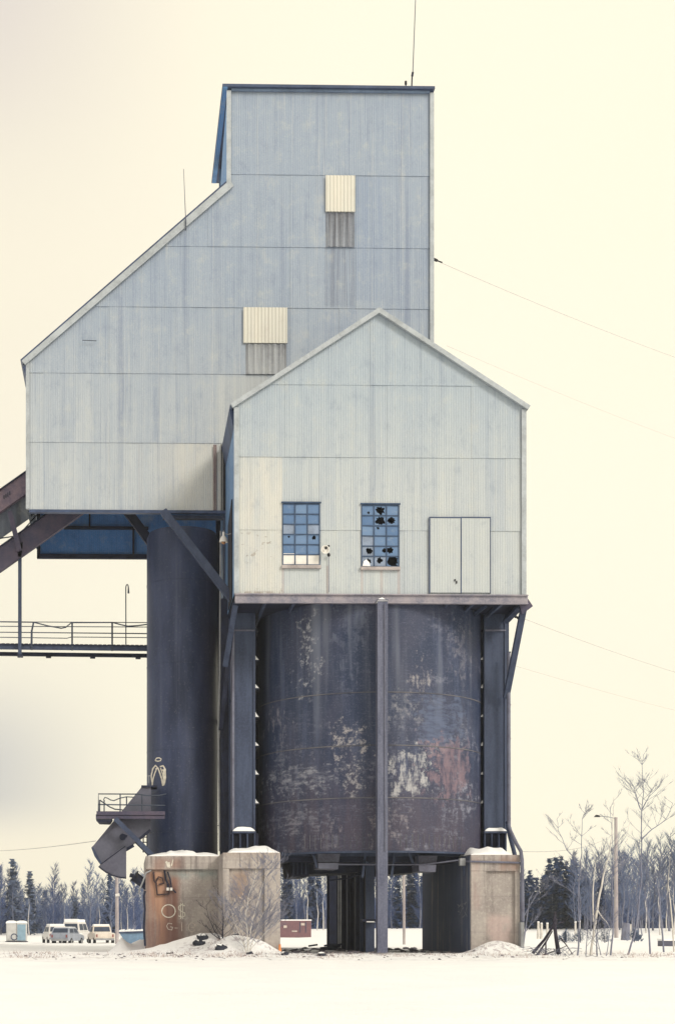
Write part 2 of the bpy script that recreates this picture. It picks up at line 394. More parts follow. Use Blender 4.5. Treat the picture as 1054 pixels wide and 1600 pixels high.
# ================================================================== GABLED SHED
YH = 67.0; YHB = 77.6
hz0 = PZ(929, YH)
gx0 = PX(366, YH); gx1 = PX(820, YH); gxa = PX(591, YH); gze = PZ(636, YH); gza = PZ(488, YH)
shed = thing('gabled_shed', ((gx0+gx1)/2, YH, hz0), 'pale corrugated gabled shed with two windows and double doors, standing on the round bin', 'building')
line = [(gx0, gze), (gxa, gza), (gx1, gze)]
seams = [hz0]+[PZ(q, YH) for q in (828.5, 714.5, 601.5)]+[gza+.05]
win = [(PX(441.5,YH), PX(499,YH), PZ(883,YH), PZ(788,YH)), (PX(564.5,YH), PX(622.5,YH), PZ(885,YH), PZ(789.5,YH))]
def house_extra(k, p, x, z, col):
    # bare rust and torn spots near the lower left corner, red drips under the sills
    def rx(px): return PX(px, YH)-(gx0+gx1)/2
    def rz(py): return PZ(py, YH)-hz0
    n = k.noise(p, (2.6, 1, 4.2), 5, .6, (3,0,8))
    r = k.addv(k.region(x, z, rx(372), rx(425), rz(878), rz(834), .2), k.region(x, z, rx(373), rx(440), rz(930), rz(921), .08))
    col = k.mix(k.mul(k.sm(n, .59, .61), r), col, (.07,.045,.055))
    eb = k.noise(p, (4.5, 1, 3), 4, .65, (8,0,1)); col = k.mix(k.mul(k.sm(eb, .44, .5), k.region(x, z, rx(376), rx(438), rz(930), rz(924.5), .06)), col, (.14,.11,.13))
    lw = k.region(x, z, rx(360), rx(441), rz(935), rz(714.5), .04)
    col = k.mix(k.mul(lw, k.sm(k.noise(p, (1.5,1,.4), 3, .6, (2,2,2)), .3, .65, .2, .6)), col, (.60,.58,.52))
    d = k.noise(p, (10, 1, .3), 3, .6, (1,1,4))
    for a, b in ((564,566),(594,597),(621,624),(441,443),(510,512.5)):
        r2 = k.region(x, z, rx(a)-.02, rx(b)+.02, rz(929), rz(884), .03)
        col = k.mix(k.mul(r2, .45), col, (.36,.28,.27))
    return col
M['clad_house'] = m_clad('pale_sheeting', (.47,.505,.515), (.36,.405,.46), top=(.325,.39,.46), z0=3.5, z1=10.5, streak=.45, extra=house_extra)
clad(MB(), line, seams, YH, .76, holes=win, tints=(.12,.25,.55,.65), seed=9).build('front_wall', M['clad_house'], shed)
mb = MB(); e = .06
mb.add([(gx0,YH+e,hz0),(gx0,YHB,hz0),(gx0,YHB,gze),(gx0,YH+e,gze)], [(0,1,2,3)])
mb.build('side_wall', M['clad_side'], shed)
MB().add([(gx1,YH+e,hz0),(gx1,YHB,hz0),(gx1,YHB,gze),(gx1,YH+e,gze)], [(3,2,1,0)]).build('side_wall', M['clad_house'], shed)
MB().add([(gx0,YHB,hz0),(gx1,YHB,hz0),(gx1,YHB,gze),(gxa,YHB,gza),(gx0,YHB,gze)], [(0,1,2,3,4)]).build('back_wall', M['clad_house'], shed)
for s, xe in ((-1, gx0), (1, gx1)):
    a = Vector((xe, 0, gze)); b = Vector((gxa, 0, gza)); k = (b-a).normalized(); u = Vector((-k.z, 0, k.x)) if k.x > 0 else Vector((k.z, 0, -k.x))
    a = a-k*.12
    MB().prism([(q.x, YH-.02, q.z) for q in (a, b, b+u*.16, a+u*.16)], (0, YHB-YH+.2, 0)).build('roof', M['cap'], shed)
    lo = .19
    MB().prism([(q.x, YH-.24, q.z) for q in (a-u*.06, b-Vector((0,0,.08)), b+Vector((0,0,.16)), a+u*.14)], (0, .16, 0)).build('roof_trim', M['trim'], shed)
mb = MB(); mb.box((gx0-.02, YH-.12, hz0+.02), (gx0+.2, YH-.06, gze-.08)); mb.build('corner_trim', M['trim'], shed)
mb = MB(); mb.box((gx1-.19, YH-.12, hz0+.02), (gx1+.02, YH-.06, gze-.08)); mb.build('corner_trim', M['trim'], shed)
MB().prism([(gx0-.2, YH+.3, gze-.02), (gx0-.005, YH+.3, gze-.1), (gx0-.005, YH+.3, gze-.9)], (0, 5.6, 0)).build('eave_soffit', M['cap'], shed)
MB().prism([(gx0-.05, YH+1.1, PZ(928,YH)), (gx0-.05, YH+1.1, PZ(770,YH)), (gx0-.05, YH+3.6, PZ(790,YH)), (gx0-.05, YH+3.6, PZ(928,YH))], (.04,0,0)).build('torn_opening', M['dark_room'], shed)
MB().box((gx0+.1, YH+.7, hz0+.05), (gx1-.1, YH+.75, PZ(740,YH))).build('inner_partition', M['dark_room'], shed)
# windows: 3 x 6 panes, some broken through
def window(r, holes, whites, pale, name_seed):
    x0, x1, z0, z1 = r; rg = random.Random(name_seed)
    fr = MB(); y = YH-.02
    cw = (x1-x0)/3; ch = (z1-z0)/6; t = .022
    for i in range(4): fr.box((x0+i*cw-t, y-.04, z0), (x0+i*cw+t, y+.05, z1))
    for j in range(7): fr.box((x0+.03, y-.037, z0+j*ch-t), (x1-.03, y+.047, z0+j*ch+t))
    f = fr.build('window', M['frame'], shed)
    g = MB(); gp = MB()
    for i in range(3):
        for j in range(6):      # j from the top
            ax, bx = x0+i*cw+t, x0+(i+1)*cw-t; bz, az = z1-j*ch-t, z1-(j+1)*ch+t
            if (i, j) in whites: continue
            if (i, j) in pale: gp = MB()
            m = gp if (i, j) in pale else g
            if (i, j) in holes:
                cx, cz, rr = holes[(i, j)]; cx = ax+(bx-ax)*cx; cz = bz-(bz-az)*cz; o, q = [], []
                angs = sorted([2*math.pi*k/20+.013 for k in range(20)]+[math.atan2(zz-cz, xx-cx)%(2*math.pi) for xx in (ax, bx) for zz in (az, bz)]); n = len(angs)
                for w_ in angs:
                    c, s_ = math.cos(w_), math.sin(w_)
                    lim = min(((bx-cx) if c > 0 else (cx-ax))/max(abs(c), 1e-6), ((bz-cz) if s_ > 0 else (cz-az))/max(abs(s_), 1e-6))
                    o.append((cx+c*lim, y, cz+s_*lim)); r_ = min(rr*rg.uniform(.65, 1.2), lim*.96); q.append((cx+c*r_, y, cz+s_*r_))
                m.add(o+q, [(k, (k+1)%n, n+(k+1)%n, n+k) for k in range(n)])
            else:
                tl = rg.uniform(-.012, .012)
                m.add([(ax,y+tl,az),(bx,y-tl,az),(bx,y-tl,bz),(ax,y+tl,bz)], [(0,1,2,3)], rg.random())
            if (i, j) in pale: gp.build('dusty_pane', M['glass_pale'], f)
    g.build('pane', M['glass'], f)
    if whites:
        ws = MB()
        for i, j in whites:
            bz, az = z1-j*ch, z1-(j+1)*ch
            ws.box((x0+i*cw+.01, y-.012, az+.02), (x0+(i+1)*cw-.01, y+.02, bz-rg.uniform(-.06,.02)))
        ws.build('white_board', M['white'], f)
    MB().box((x0-.05, YH-.15, z0-.17), (x1+.05, YH-.03, z0-.03)).build('sill', M['sill'], f)
    MB().box((x0-.06, YH-.11, z1+.03), (x1+.06, YH-.02, z1+.09)).build('lintel', M['frame'], f)
    return f
window(win[0], {(2,3):(.55,.3,.1),(0,3):(.5,.2,.05)}, [(0,5),(1,5),(2,5)], [(0,2),(2,2)], 4)
window(win[1], {(1,0):(.5,.5,.2),(1,1):(.5,.5,.21),(2,1):(.4,.45,.19),(0,0):(.55,.75,.06),(1,2):(.3,.2,.06),(0,4):(.6,.5,.15),(1,4):(.85,.4,.1),(2,4):(.25,.4,.15),(0,5):(.55,.5,.13),(1,5):(.45,.4,.13),(2,5):(.5,.5,.27)}, [], [(0,5),(0,4),(1,5),(0,3)], 5)
MB().pprism([(566,884),(568,877),(572,874),(577,879),(578,884.5)], YH-.06, YH-.03).build('snow_patch', M['snow'], shed)
# double doors
for a, b in ((670.5,717.5),(719.5,765)):
    d = MB(); d.pbox(a+1.3, 809.5, b+(1.4 if b < 750 else -.1), 926, YH-.11, YH-.05); dl = d.build('door_leaf', M['clad_door'], shed)
    fr = MB()
    fr.pbox(a-.3, 807.5, a+1.2, 927, YH-.125, YH-.04).pbox(a+1.3, 807.5, b+1.4 if b < 750 else b, 809.3, YH-.125, YH-.04)
    if b > 750: fr.pbox(b+.1, 807.5, b+1.3, 927, YH-.125, YH-.04)
    fr.build('door_frame', M['cap'], dl)
    if a < 700: MB().pbox(709.5,905,711.5,907.5,YH-.16,YH-.115).pbox(712,907.5,713.8,911.5,YH-.16,YH-.115).build('padlock', M['rubber'], dl)

# ================================================================== STEEL PLATFORM UNDER THE SHED
plat = thing('steel_platform', (PX(595,YH), YH, PZ(943,YH)), 'weathered steel beam platform under the pale shed, resting on top of the round bin', 'platform')
px0, px1 = PX(367,YH), PX(823,YH)
zb1, zb2 = PZ(943.5,YH), hz0-.003
mb = MB(); mb.box((px0, YH-.10, zb1), (px1, YH+.02, zb2)); mb.box((px0, YH-.2, zb2-.05), (px1, YH-.103, zb2)); mb.box((px0, YH-.2, zb1), (px1, YH-.103, zb1+.05))
mb.build('edge_beam', M['beam_pale'], plat)
MB().box((px0+.02, YH+.05, zb2-.2), (px1-.02, YHB, zb2-.02)).build('deck', M['steel_dark'], plat)
for q in (372, 415, 460, 520, 660, 700, 740, 785, 818):
    x = PX(q, YH); MB().box((x-.06, YH+.1, zb1+.02), (x+.06, YHB, zb2-.22)).build('joist', M['steel'], plat)
MB().prism([P(821,931,YH+.05), P(832,947,YH+.05), P(815,960,YH+.05), P(812,944,YH+.05)], (0,.14,0)).build('corner_bracket', M['rust'], plat)
MB().beam(P(817,952,YH+.3), P(790,1090,YH+2.7), .26, .24).build('strut', M['steel'], plat)
MB().beam(P(812,948,YH+.5), P(790,970,YH+2.7), .24, .24).build('strut', M['steel'], plat)
MB().beam(P(368,944,YH+.3), P(352,1040,YH+2.7), .24, .2).build('strut', M['steel'], plat)
MB().beam(P(366,950,YH+1.5), P(345,1140,YH+4.5), .2, .2).build('strut', M['steel_dark'], plat)
MB().beam(P(712,949,YH+1.2), P(690,963,YH+3), .16, .16).build('strut', M['steel'], plat)
MB().beam(P(758,947,YH+1.2), P(730,968,YH+3), .16, .16).build('strut', M['steel'], plat)

# ================================================================== ROUND BIN
Yc = 72.4; bx = PX(576, Yc); bR = 174/pxm(Yc); zbot = PZ(1329, 67.06); ztb = PZ(968, Yc)
def bin_mat():
    k = NT('scuffed_bin_steel'); p = k.pos(); o = k.xyz(p); x, z = o[0], o[2]
    b1 = k.noise(p, (.5,.5,.35), 5, .6); b2 = k.noise(p, (2.2,2.2,.25), 4, .6, (3,1,0))
    col = k.mix(k.sm(b1, .35, .68), (.015,.027,.068), (.036,.043,.084))
    col = k.mix(k.sm(b2, .45, .72, 0, .8), col, (.055,.072,.135))
    zlow = k.sm(k.addv(z, k.mul(k.noise(p, (2.2,2.2,.12), 4, .65, (2,2,8)), 5.0)), 3.0, 7.5, 1, 0)
    col = k.mix(k.mul(zlow, k.sm(b2, .3, .7, .25, .75)), col, (.060,.042,.060))
    # long pale runs from the rim
    run = k.noise(p, (1.1,1.1,.05), 3, .55, (7,2,5))
    col = k.mix(k.mul(k.sm(run, .5, .7, 0, .75), k.sm(z, 3.5, 9)), col, (.17,.19,.25))
    # scraped scuffs: blocky, mostly horizontal
    h = k.noise(p, (.45,.45,1.0), 3, .6, (2,8,1)); f = k.noise(p, (3.2,3.2,4.2), 5, .72, (5,5,5)); hl = k.noise(p, (.9,.9,6), 4, .65, (1,3,2)); vl = k.noise(p, (5,5,.8), 4, .65, (1,9,2))
    sc = k.mul(k.sm(h, .46, .62), k.sm(k.addv(k.mul(f, .6), k.addv(k.mul(hl, .28), k.mul(vl, .28))), .56, .70))
    zone = k.addv(k.sm(z, 7.0, 4.5, 0, .55), k.mul(k.sm(x, -.2, 1.5), .5)); zone = k.ma('MINIMUM', zone, 1.0)
    col = k.mix(k.mul(sc, k.mul(zone, .8)), col, (.25,.26,.33))
    # big scraped patches the photo shows
    jx = k.addv(x, k.sm(k.noise(p, (1.6,1.6,1.6), 4, .7, (11,0,3)), .25, .75, -.75, .75)); jz = k.addv(z, k.sm(k.noise(p, (1.6,1.6,1.6), 4, .7, (3,3,11)), .25, .75, -.75, .75))
    hf = k.addv(k.mul(k.noise(p, (11,11,7), 4, .75, (5,1,9)), .18), k.mul(k.noise(p, (1.2,1.2,14), 3, .6, (1,7,2)), .12))
    BK = {}
    def patch(cpx, cpy, w, hh, c, lo, hi, s, am):
        nonlocal col
        cx = P(cpx, cpy, 68.2).x-bx; cz = P(cpx, cpy, 68.2).z-zbot
        r = k.region(jx, jz, cx-w/2, cx+w/2, cz-hh/2, cz+hh/2, .2)
        s = min(((4,4,1.2),(5,5,.4),(4,4,4),(1.6,1.6,6)), key=lambda q: sum(abs(math.log(u/v)) for u, v in zip(q, s)))
        if s not in BK: BK[s] = k.addv(k.mul(k.noise(p, s, 4, .7, (s[2], 0, s[0])), .7), hf)
        col = k.mix(k.mul(k.mul(r, k.sm(BK[s], lo-.01, hi+.05)), am), col, c)
    patch(703, 1200, 1.75, 2.3, (.23,.155,.185), .34, .58, (4,4,1.6), .75)
    patch(670, 1172, .9, .8, (.27,.19,.21), .4, .56, (4,4,2.6), .8)
    patch(632, 1210, 1.7, 1.6, (.40,.40,.42), .44, .55, (4,4,1.0), .9)
    patch(480, 1020, .35, 3.2, (.38,.39,.43), .46, .55, (5,5,2.4), .9)
    patch(655, 1060, .5, 1.2, (.36,.34,.35), .45, .56, (5,5,2), .85)
    patch(545, 1160, 1.2, .9, (.38,.36,.37), .46, .56, (4,4,5), .85)
    patch(545, 1215, .7, 1.3, (.38,.37,.39), .46, .57, (4,4,3), .85)
    patch(470, 1215, 2.4, 1.2, (.27,.28,.33), .45, .57, (1.6,1.6,6), .85)
    patch(685, 1130, 1.9, 2.2, (.10,.13,.22), .4, .56, (1.4,1.4,5), .7)
    patch(545, 1010, .8, 4.0, (.12,.14,.20), .36, .6, (5,5,.22), .6)
    patch(535, 1310, 2.4, .55, (.26,.24,.27), .52, .6, (7,7,2), .8)
    patch(625, 1110, 1.3, 1.6, (.25,.25,.29), .46, .6, (5,5,4), .75); patch(720, 1010, .3, 2.6, (.22,.21,.25), .4, .58, (7,7,.8), .7); patch(605, 1280, 1.6, 1.2, (.25,.23,.26), .47, .58, (4,4,4), .75); patch(440, 1130, .4, 1.6, (.24,.23,.28), .45, .58, (6,6,2), .75); patch(470, 1285, 2.2, .9, (.22,.22,.27), .46, .58, (2,2,5), .75)
    fine = k.noise(p, (14,14,14), 4, .65); hs = k.noise(p, (2.5,2.5,16), 4, .7, (4,4,4))
    col = k.mix(k.sm(hs, .52, .75, 0, .4), col, (.11,.13,.195)); col = k.mix(k.sm(fine, .5, .74, 0, .42), col, (.125,.14,.19))
    k.bump(k.addv(fine, b1), .2, .02)
    return k.fin(col, .55, 0, .3)
M['bin'] = bin_mat()
binT = thing('storage_bin', (bx, Yc, zbot), 'huge round riveted steel bin, scuffed and rusty, under the gabled shed', 'silo')
sh = MB().lathe((bx, Yc), [(bR-.1, zbot), (bR, zbot), (bR, ztb), (bR-.12, ztb)], 128); sh.add([(bx+bR*.99*math.cos(2*math.pi*i/64), Yc+bR*.99*math.sin(2*math.pi*i/64), zbot+.02) for i in range(64)], [list(range(63,-1,-1))])
sh.add([(bx+bR*.99*math.cos(2*math.pi*i/64), Yc+bR*.99*math.sin(2*math.pi*i/64), ztb-.02) for i in range(64)], [list(range(64))])
shell = sh.build('shell', M['bin'], binT, smooth=True)
M['seam'] = m_plain('worn_seam', (.14,.135,.15), .6, .3, .45, c2=(.035,.04,.065))
for q in (1081, 1164, 1246):
    z = PZ(q, 67.06); MB().lathe((bx, Yc), [(bR-.01, z-.025), (bR+.022, z-.02), (bR+.022, z+.02), (bR-.01, z+.025)], 128).build('seam_band', M['seam'], shell, smooth=True)
z = zbot; MB().lathe((bx, Yc), [(bR-.05, z-.09), (bR+.03, z-.09), (bR+.03, z-.005), (bR-.05, z-.005)], 128).build('bottom_ring', M['steel'], binT)
# rivets row near the bottom as thin stiffener lines
rv = MB()
for i in range(-14, 15):
    if i == 0: rv.build('stiffener_marks', M['seam'], shell); rv = MB()
    if abs(i) < 2: continue
    w = -math.pi/2+i*.052; c = (bx+(bR+.004)*math.cos(w), Yc+(bR+.004)*math.sin(w))
    rv.box((c[0]-.012, c[1]-.012, zbot+.12), (c[0]+.012, c[1]+.012, zbot+.75))
rv.build('stiffener_marks', M['seam'], shell)
# flanking pylons
def pylon(a, b, side):
    Ya, Yb_ = 70.0, 73.4
    p = MB().pbox(a, 955, b, 1297, Ya+.06, Yb_).build('pylon', M['steel'], binT)
    fl = MB().pbox(a-1, 955, a+2.4, 1297, Ya, Yb_-.1).build('flange', M['steel_pale' if side < 0 else 'steel'], p)
    fl = MB().pbox(b-2.2, 955, b+1, 1297, Ya, Yb_-.1).build('flange', M['steel'], p)
    MB().pbox(a, 983.5, b, 986, Ya-.02, Ya+.055).build('splice_plate', M['steel_pale'], p)
    MB().pbox(a-1, 1302, b+(6 if side < 0 else 1), 1334, Ya+.25, Yb_).build('base_web', M['steel_dark'], p)
    for i in range(4):
        q = a+(b-a)*i/3; MB().pbox(q-.9, 1302, q+.9, 1334, Ya-.05, Ya+.24).build('base_rib', M['steel'], p)
    MB().pbox(a-1, 1298.5, b+2, 1301.8, Ya-.1, Yb_-.1).build('base_shelf', M['steel'], p)
    A = P(a-1, 1298, Ya); B = P(b+1, 1298, Ya); snow_strip(p, A.x, B.x, Ya-.09, Ya+.05, A.z-.04, .2, n=14, name='snow_ledge', seed=int(a), flat=.75)
    # shear plates to the shell with snow on each
    gx = (b+.8, b+6.5) if side < 0 else (a-6.5, a-.8)
    zs = (985, 1031, 1075, 1120, 1165, 1210, 1255)
    for i, q in enumerate(zs):
        pl = MB().pbox(gx[0], q, gx[1], q+1.8, Ya+.3, Yb_-1).build('shear_plate', M['steel_dark'], p)
        if i == 0: continue
        if side < 0: pts = [(gx[0], q-rnd.uniform(6,9)), (gx[0], q), (gx[1], q), (gx[0]+3, q-3)]
        else: pts = [(gx[0], q-1), (gx[0]+3, q-rnd.uniform(4,8)), (gx[1], q-1), (gx[1], q), (gx[0], q)]
        MB().pprism(pts, Ya+.3, Ya+1.0).build('snow_patch', M['snow'], p)
    # dark web closing the gap behind the plates
    MB().pbox(gx[0]-1 if side > 0 else gx[0]-.4, 950, gx[1]+(1 if side < 0 else .4), 1334, 72.6, 73.0).build('gap_web', M['steel_dark'], p)
    return p
pylon(364, 398, -1); pylon(757, 790, 1)
# right pylon outer face with step bolts
MB().pbox(790.5, 950, 794.5, 1297, 70.2, 73.2).build('outer_flange', M['steel'], binT)
for q in (1018, 1065, 1100, 1153, 1214, 1278): MB().pbox(794.5, q, 797.5, q+2, 70.4, 70.5).build('step_bolt', M['rubber'], binT)
# under the bin: floor frame, gates, hangers
fr = MB()
fr.pbox(440, 1329.5, 738, 1347, 69.5, 76.5)
MB().pbox(440, 1331, 738, 1338, 69.4, 69.55).build('floor_beam', M['steel'], binT)
fr.build('floor_frame', M['steel_dark'], binT)
MB().pprism([(452,1346),(482,1346),(482,1370),(456,1370)], 70.5, 74).build('gate_box', M['steel_dark'], binT)
for i in range(4):
    MB().pbox(458+i*6.5, 1346, 459+i*6.5, 1366, 70.35, 70.49).build('gate_bar', M['steel'], binT)
MB().pprism([(482,1346),(560,1346),(560,1363),(482,1366)], 72, 76).build('gate_box', M['steel_dark'], binT)
MB().pprism([(606,1346),(662,1346),(655,1363),(606,1366)], 72, 76).build('gate_box', M['steel_dark'], binT)
for a, b, s in ((496,531,0),(653,683,3)):
    h = MB().pprism([(a,1334+s),(b,1334+s),(b-2,1347+s),(a+1,1347+s)], 68.6, 70.0).build('chute_hood', M['steel_pale'], binT)
    MB().pprism([(a+1,1348.2+s),(b-2,1348.2+s),(b-3,1358+s*1.5),(a+1.5,1357+s*1.5)], 68.3, 70.0).build('chute_lip', M['steel_pale'], h)
    MB().pbox(a-1, 1333+s, a, 1350+s, 68.5, 68.6).build('chute_link', M['steel'], h)
for a, b, c, d in ((488,1330,495,1356),(571,1330,566,1371),(617,1330,611,1371),(638,1331,645,1350),(568,1345,575,1350)):
    MB().beam(P(a,b,68.4), P(c,d,68.4), .1, .08).build('hanger', M['steel'], binT)
MB().tube([P(528,1350.5,68.3), P(600,1351,68.3), P(660,1351,68.3), P(733,1342,68.3)], .035).build('air_pipe', M['steel_pale'], binT)
MB().tube([P(511,1366,71), P(511,1376,71), P(545,1372,71), P(566,1364,71)], .04).build('air_pipe', M['steel_dark'], binT)

# ================================================================== COLUMNS
def icol(px, pyb, Y, pyt, w, d, name, label, mat, web='steel_dark'):
    b = P(px, pyb, Y); zt = PZ(pyt, Y)
    t = thing(name, (b.x, Y, b.z), label, 'column', None)
    MB().box((b.x-w/2, Y, b.z), (b.x+w/2, Y+.05, zt)).box((b.x-w/2, Y+d-.05, b.z), (b.x+w/2, Y+d, zt)).build('flange', M[mat], t)
    MB().box((b.x-.03, Y+.05, b.z), (b.x+.03, Y+d-.05, zt-.01)).build('web', M[web], t)
    return t, b, zt
c, b, zt = icol(597.5, 1489, 66.25, 938, 16/pxm(66.3), .5, 'steel_column', 'tall pale steel column standing in front of the middle of the round bin', 'steel')
M['col'] = m_plain('worn_column_paint', (.13,.14,.20), .6, .45, 1.2, c2=(.06,.068,.115), streak=True)
for o in c.children: o.data.materials[0] = M['col']
MB().box((b.x-.25, 66.2, zt), (b.x+.25, 66.8, zt+.05)).build('cap_plate', M['steel_pale'], c)
MB().pprism([(589,939),(592,935),(597,933.5),(603,937),(606,939)], 66.22, 66.7).build('snow_cap', M['snow'], c)
MB().tube([P(600.5, 943, 66.2), P(601.5, 1330, 66.2)], .02).build('conduit', M['steel_pale'], c)
lab = ['dark steel post nearest the tall column, with a small ledge, under the round bin', 'second dark steel post behind the tall column under the bin', 'middle dark steel post of the row under the round bin', 'fourth dark steel post of the row under the bin', 'farthest broad black steel post of the row under the bin, at its left end']
for i, (q, Y, w) in enumerate(((578,71,.42),(562,74,.42),(549,76.6,.4),(537.5,79.5,.3),(521,84,.46))):
    t, b, zt = icol(q, HY+(EYE-.38)*pxm(Y), Y, 1340, w, 1.9 if i < 4 else 1.2, 'under_bin_post', lab[i], 'steel_dark' if i > 0 else 'steel')
    t['group'] = 'row of steel posts under the bin'; t['category'] = 'post'
    if i == 0:
        MB().pbox(566, 1436, 588, 1440, 70.5, 70.95).build('ledge', M['steel_dark'], t)
        MB().pprism([(572,1441),(573,1439.5),(584,1439.5),(586,1441)], 70.4, 70.49).build('snow_patch', M['snow'], t)
    if i == 3: MB().tube([P(530.3, 1358, 79), P(530.3, 1486, 79)], .09, 8).build('down_pipe', M['galv'], t)
# ================================================================== STEEL STACK (narrow silo on the left)
Ys = 74.2; sx = PX(285, Ys); sR = 55.5/pxm(Ys); szb = PZ(1336, Ys-sR); szt = PZ(822, Ys-sR)
def stack_mat():
    k = NT('dark_stack_steel'); p = k.pos(); o = k.xyz(p); x, z = o[0], o[2]
    n = k.noise(p, (1.2,1.2,.3), 5, .6); col = k.mix(k.sm(n, .3, .7), (.013,.022,.058), (.036,.05,.11))
    s = k.noise(p, (2.5,2.5,.06), 4, .65); col = k.mix(k.sm(s, .5, .75, 0, .5), col, (.085,.10,.165))
    col = k.mix(k.mul(k.sm(x, .3, 1.7), .6), col, (.035,.026,.042))
    f = k.noise(p, (9,9,9), 4, .65); col = k.mix(k.sm(f, .55, .75, 0, .35), col, (.15,.16,.2))
    k.bump(f, .2, .02); return k.fin(col, .5, 0, .35)
M['stack'] = stack_mat()
stk = thing('steel_stack', (sx, Ys, szb), 'narrow dark cylindrical silo with painted wings, on the left concrete pier', 'silo')
MB().lathe((sx, Ys), [(sR, szb), (sR, szt-.25), (sR-.1, szt), (.01, szt+.05)], 72).build('shell', M['stack'], stk, smooth=True)
for q in (1300, 1170, 1035, 905):
    z = PZ(q, Ys-sR); MB().lathe((sx, Ys), [(sR-.01, z-.02), (sR+.012, z-.015), (sR+.012, z+.015), (sR-.01, z+.02)], 72).build('seam_band', M['stack'], stk, smooth=True)
def on_cyl(px, py, c, r, off=.012):
    Y = c[1]-r
    for _ in range(6):
        q = P(px, py, Y); d = max(-r*.999, min(r*.999, q.x-c[0])); Y = c[1]-math.sqrt(r*r-d*d)-off
    return P(px, py, Y)
def stroke(m, pts, w, fn):
    """a flat painted band following a surface"""
    ps = []
    for (a, b), (c, d) in zip(pts, pts[1:]):
        for i in range(6): ps.append((a+(c-a)*i/6, b+(d-b)*i/6))
    ps.append(pts[-1]); L, Rr = [], []
    for i, q in enumerate(ps):
        a, b = ps[max(0, i-1)], ps[min(len(ps)-1, i+1)]; dx, dy = b[0]-a[0], b[1]-a[1]; l = math.hypot(dx, dy) or 1
        ww = w*rnd.uniform(.8, 1.2)/2; nx, ny = -dy/l*ww, dx/l*ww
        L.append(fn(q[0]+nx, q[1]+ny)); Rr.append(fn(q[0]-nx, q[1]-ny))
    stroke.k = (getattr(stroke, 'k', 0)+1)%12; L = [q-Vector((0,.0015*stroke.k,0)) for q in L]; Rr = [q-Vector((0,.0015*stroke.k,0)) for q in Rr]
    n = len(ps); m.add(L+Rr, [(i, i+1, n+i+1, n+i) for i in range(n-1)])
sc = lambda x, y: on_cyl(x, y, (sx, Ys), sR)
g = MB()
stroke(g, [(243,1187),(245,1184.5),(249,1184),(252,1186),(251,1188.5),(247,1189.5),(243,1188.5),(243,1187)], 1.6, sc)
stroke(g, [(238,1225),(236.5,1212),(239,1201),(243,1196),(246,1199),(242,1208),(239,1218),(238,1227)], 2.0, sc)
stroke(g, [(243,1202),(247,1200),(250,1208),(253,1218),(254.5,1228)], 2.2, sc)
stroke(g, [(250,1198),(255,1196.5),(258,1202),(258.5,1212),(257.5,1222),(255.5,1227)], 2.6, sc)
stroke(g, [(252,1204),(256,1203),(256,1214),(255.5,1224)], 2.4, sc)
stroke(g, [(251,1200),(254,1209),(256,1218)], 1.6, sc)
g.build('wing_graffiti', M['paint'], stk)
MB().pbox(232.5,1212,233.3,1224,72.2,72.3).pbox(231,1211.5,236,1212.6,72.2,72.3).build('bracket', M['galv'], stk)

# ================================================================== CONCRETE PIERS
def conc_mat(name, rust=None, basex=0, basez=0, Yf=67, zt_=5.0):
    k = NT(name); p = k.pos(); o = k.xyz(p); x, z = o[0], o[2]
    n = k.noise(p, (.6,.6,.5), 6, .62); col = k.mix(k.sm(n, .3, .72), (.30,.27,.26), (.45,.41,.385))
    s = k.noise(p, (2.2,2.2,.18), 5, .65, (2,2,6)); col = k.mix(k.sm(s, .48, .7, 0, .75), col, (.19,.165,.165))
    f = k.noise(p, (7,7,7), 5, .7); col = k.mix(k.sm(f, .45, .7, 0, .5), col, (.55,.51,.47))
    pit = k.noise(p, (16,16,16), 3, .6, (3,3,3)); col = k.mix(k.sm(pit, .62, .7, 0, .6), col, (.16,.14,.15))
    tp = k.noise(p, (5,5,.25), 4, .7, (9,4,1)); col = k.mix(k.mul(k.sm(z, zt_-1.6, zt_), k.sm(tp, .5, .62, 0, .6)), col, (.13,.11,.115))
    bd = k.ma('FRACT', k.mul(z, .62)); col = k.mix(k.sm(bd, .0, .035, .28, 0), col, (.17,.15,.16))
    for a, b, c, d, colr, am, sc_ in rust or []:
        xa, xb = PX(a, Yf)-basex, PX(b, Yf)-basex; za, zb = PZ(d, Yf)-basez, PZ(c, Yf)-basez
        r = k.region(x, z, xa, xb, za, zb, .22); q = k.noise(p, sc_, 5, .6, (a*.1,0,c*.1))
        col = k.mix(k.mul(k.mul(r, k.sm(q, .28, .55)), am), col, colr)
    k.bump(k.addv(f, k.mul(pit, .6)), .45, .03)
    return k.fin(col, .85, 0, .15)
def pier(name, label, x0, x1, ytop, Y0, Y1, rec, rust, zfoot=-.2, back_x=None):
    a = P(x0, ytop, Y0); b = P(x1, ytop, Y0); bx_ = (a.x+b.x)/2
    t = thing(name, (bx_, Y0, zfoot), label, 'pier')
    mat = conc_mat('cast_concrete_'+str(len(bpy.data.materials)), rust, bx_, zfoot, Y0)
    zt = a.z; rx0, rx1, ry = rec; r0, r1, rz = PX(rx0, Y0), PX(rx1, Y0), PZ(ry, Y0); d = .16
    m = MB(); m.box((a.x, Y0+d, zfoot), (b.x, Y1, zt))
    m.box((a.x, Y0, rz), (b.x, Y0+d+.01, zt-.002))
    if r0 > a.x+.05: m.box((a.x+.002, Y0, zfoot), (r0, Y0+d+.01, rz+.002))
    if r1 < b.x-.05: m.box((r1, Y0, zfoot), (b.x-.002, Y0+d+.01, rz+.002))
    o = m.build('body', mat, t, bevel=.035)
    return t, a, b, zt
YPR = 67.0
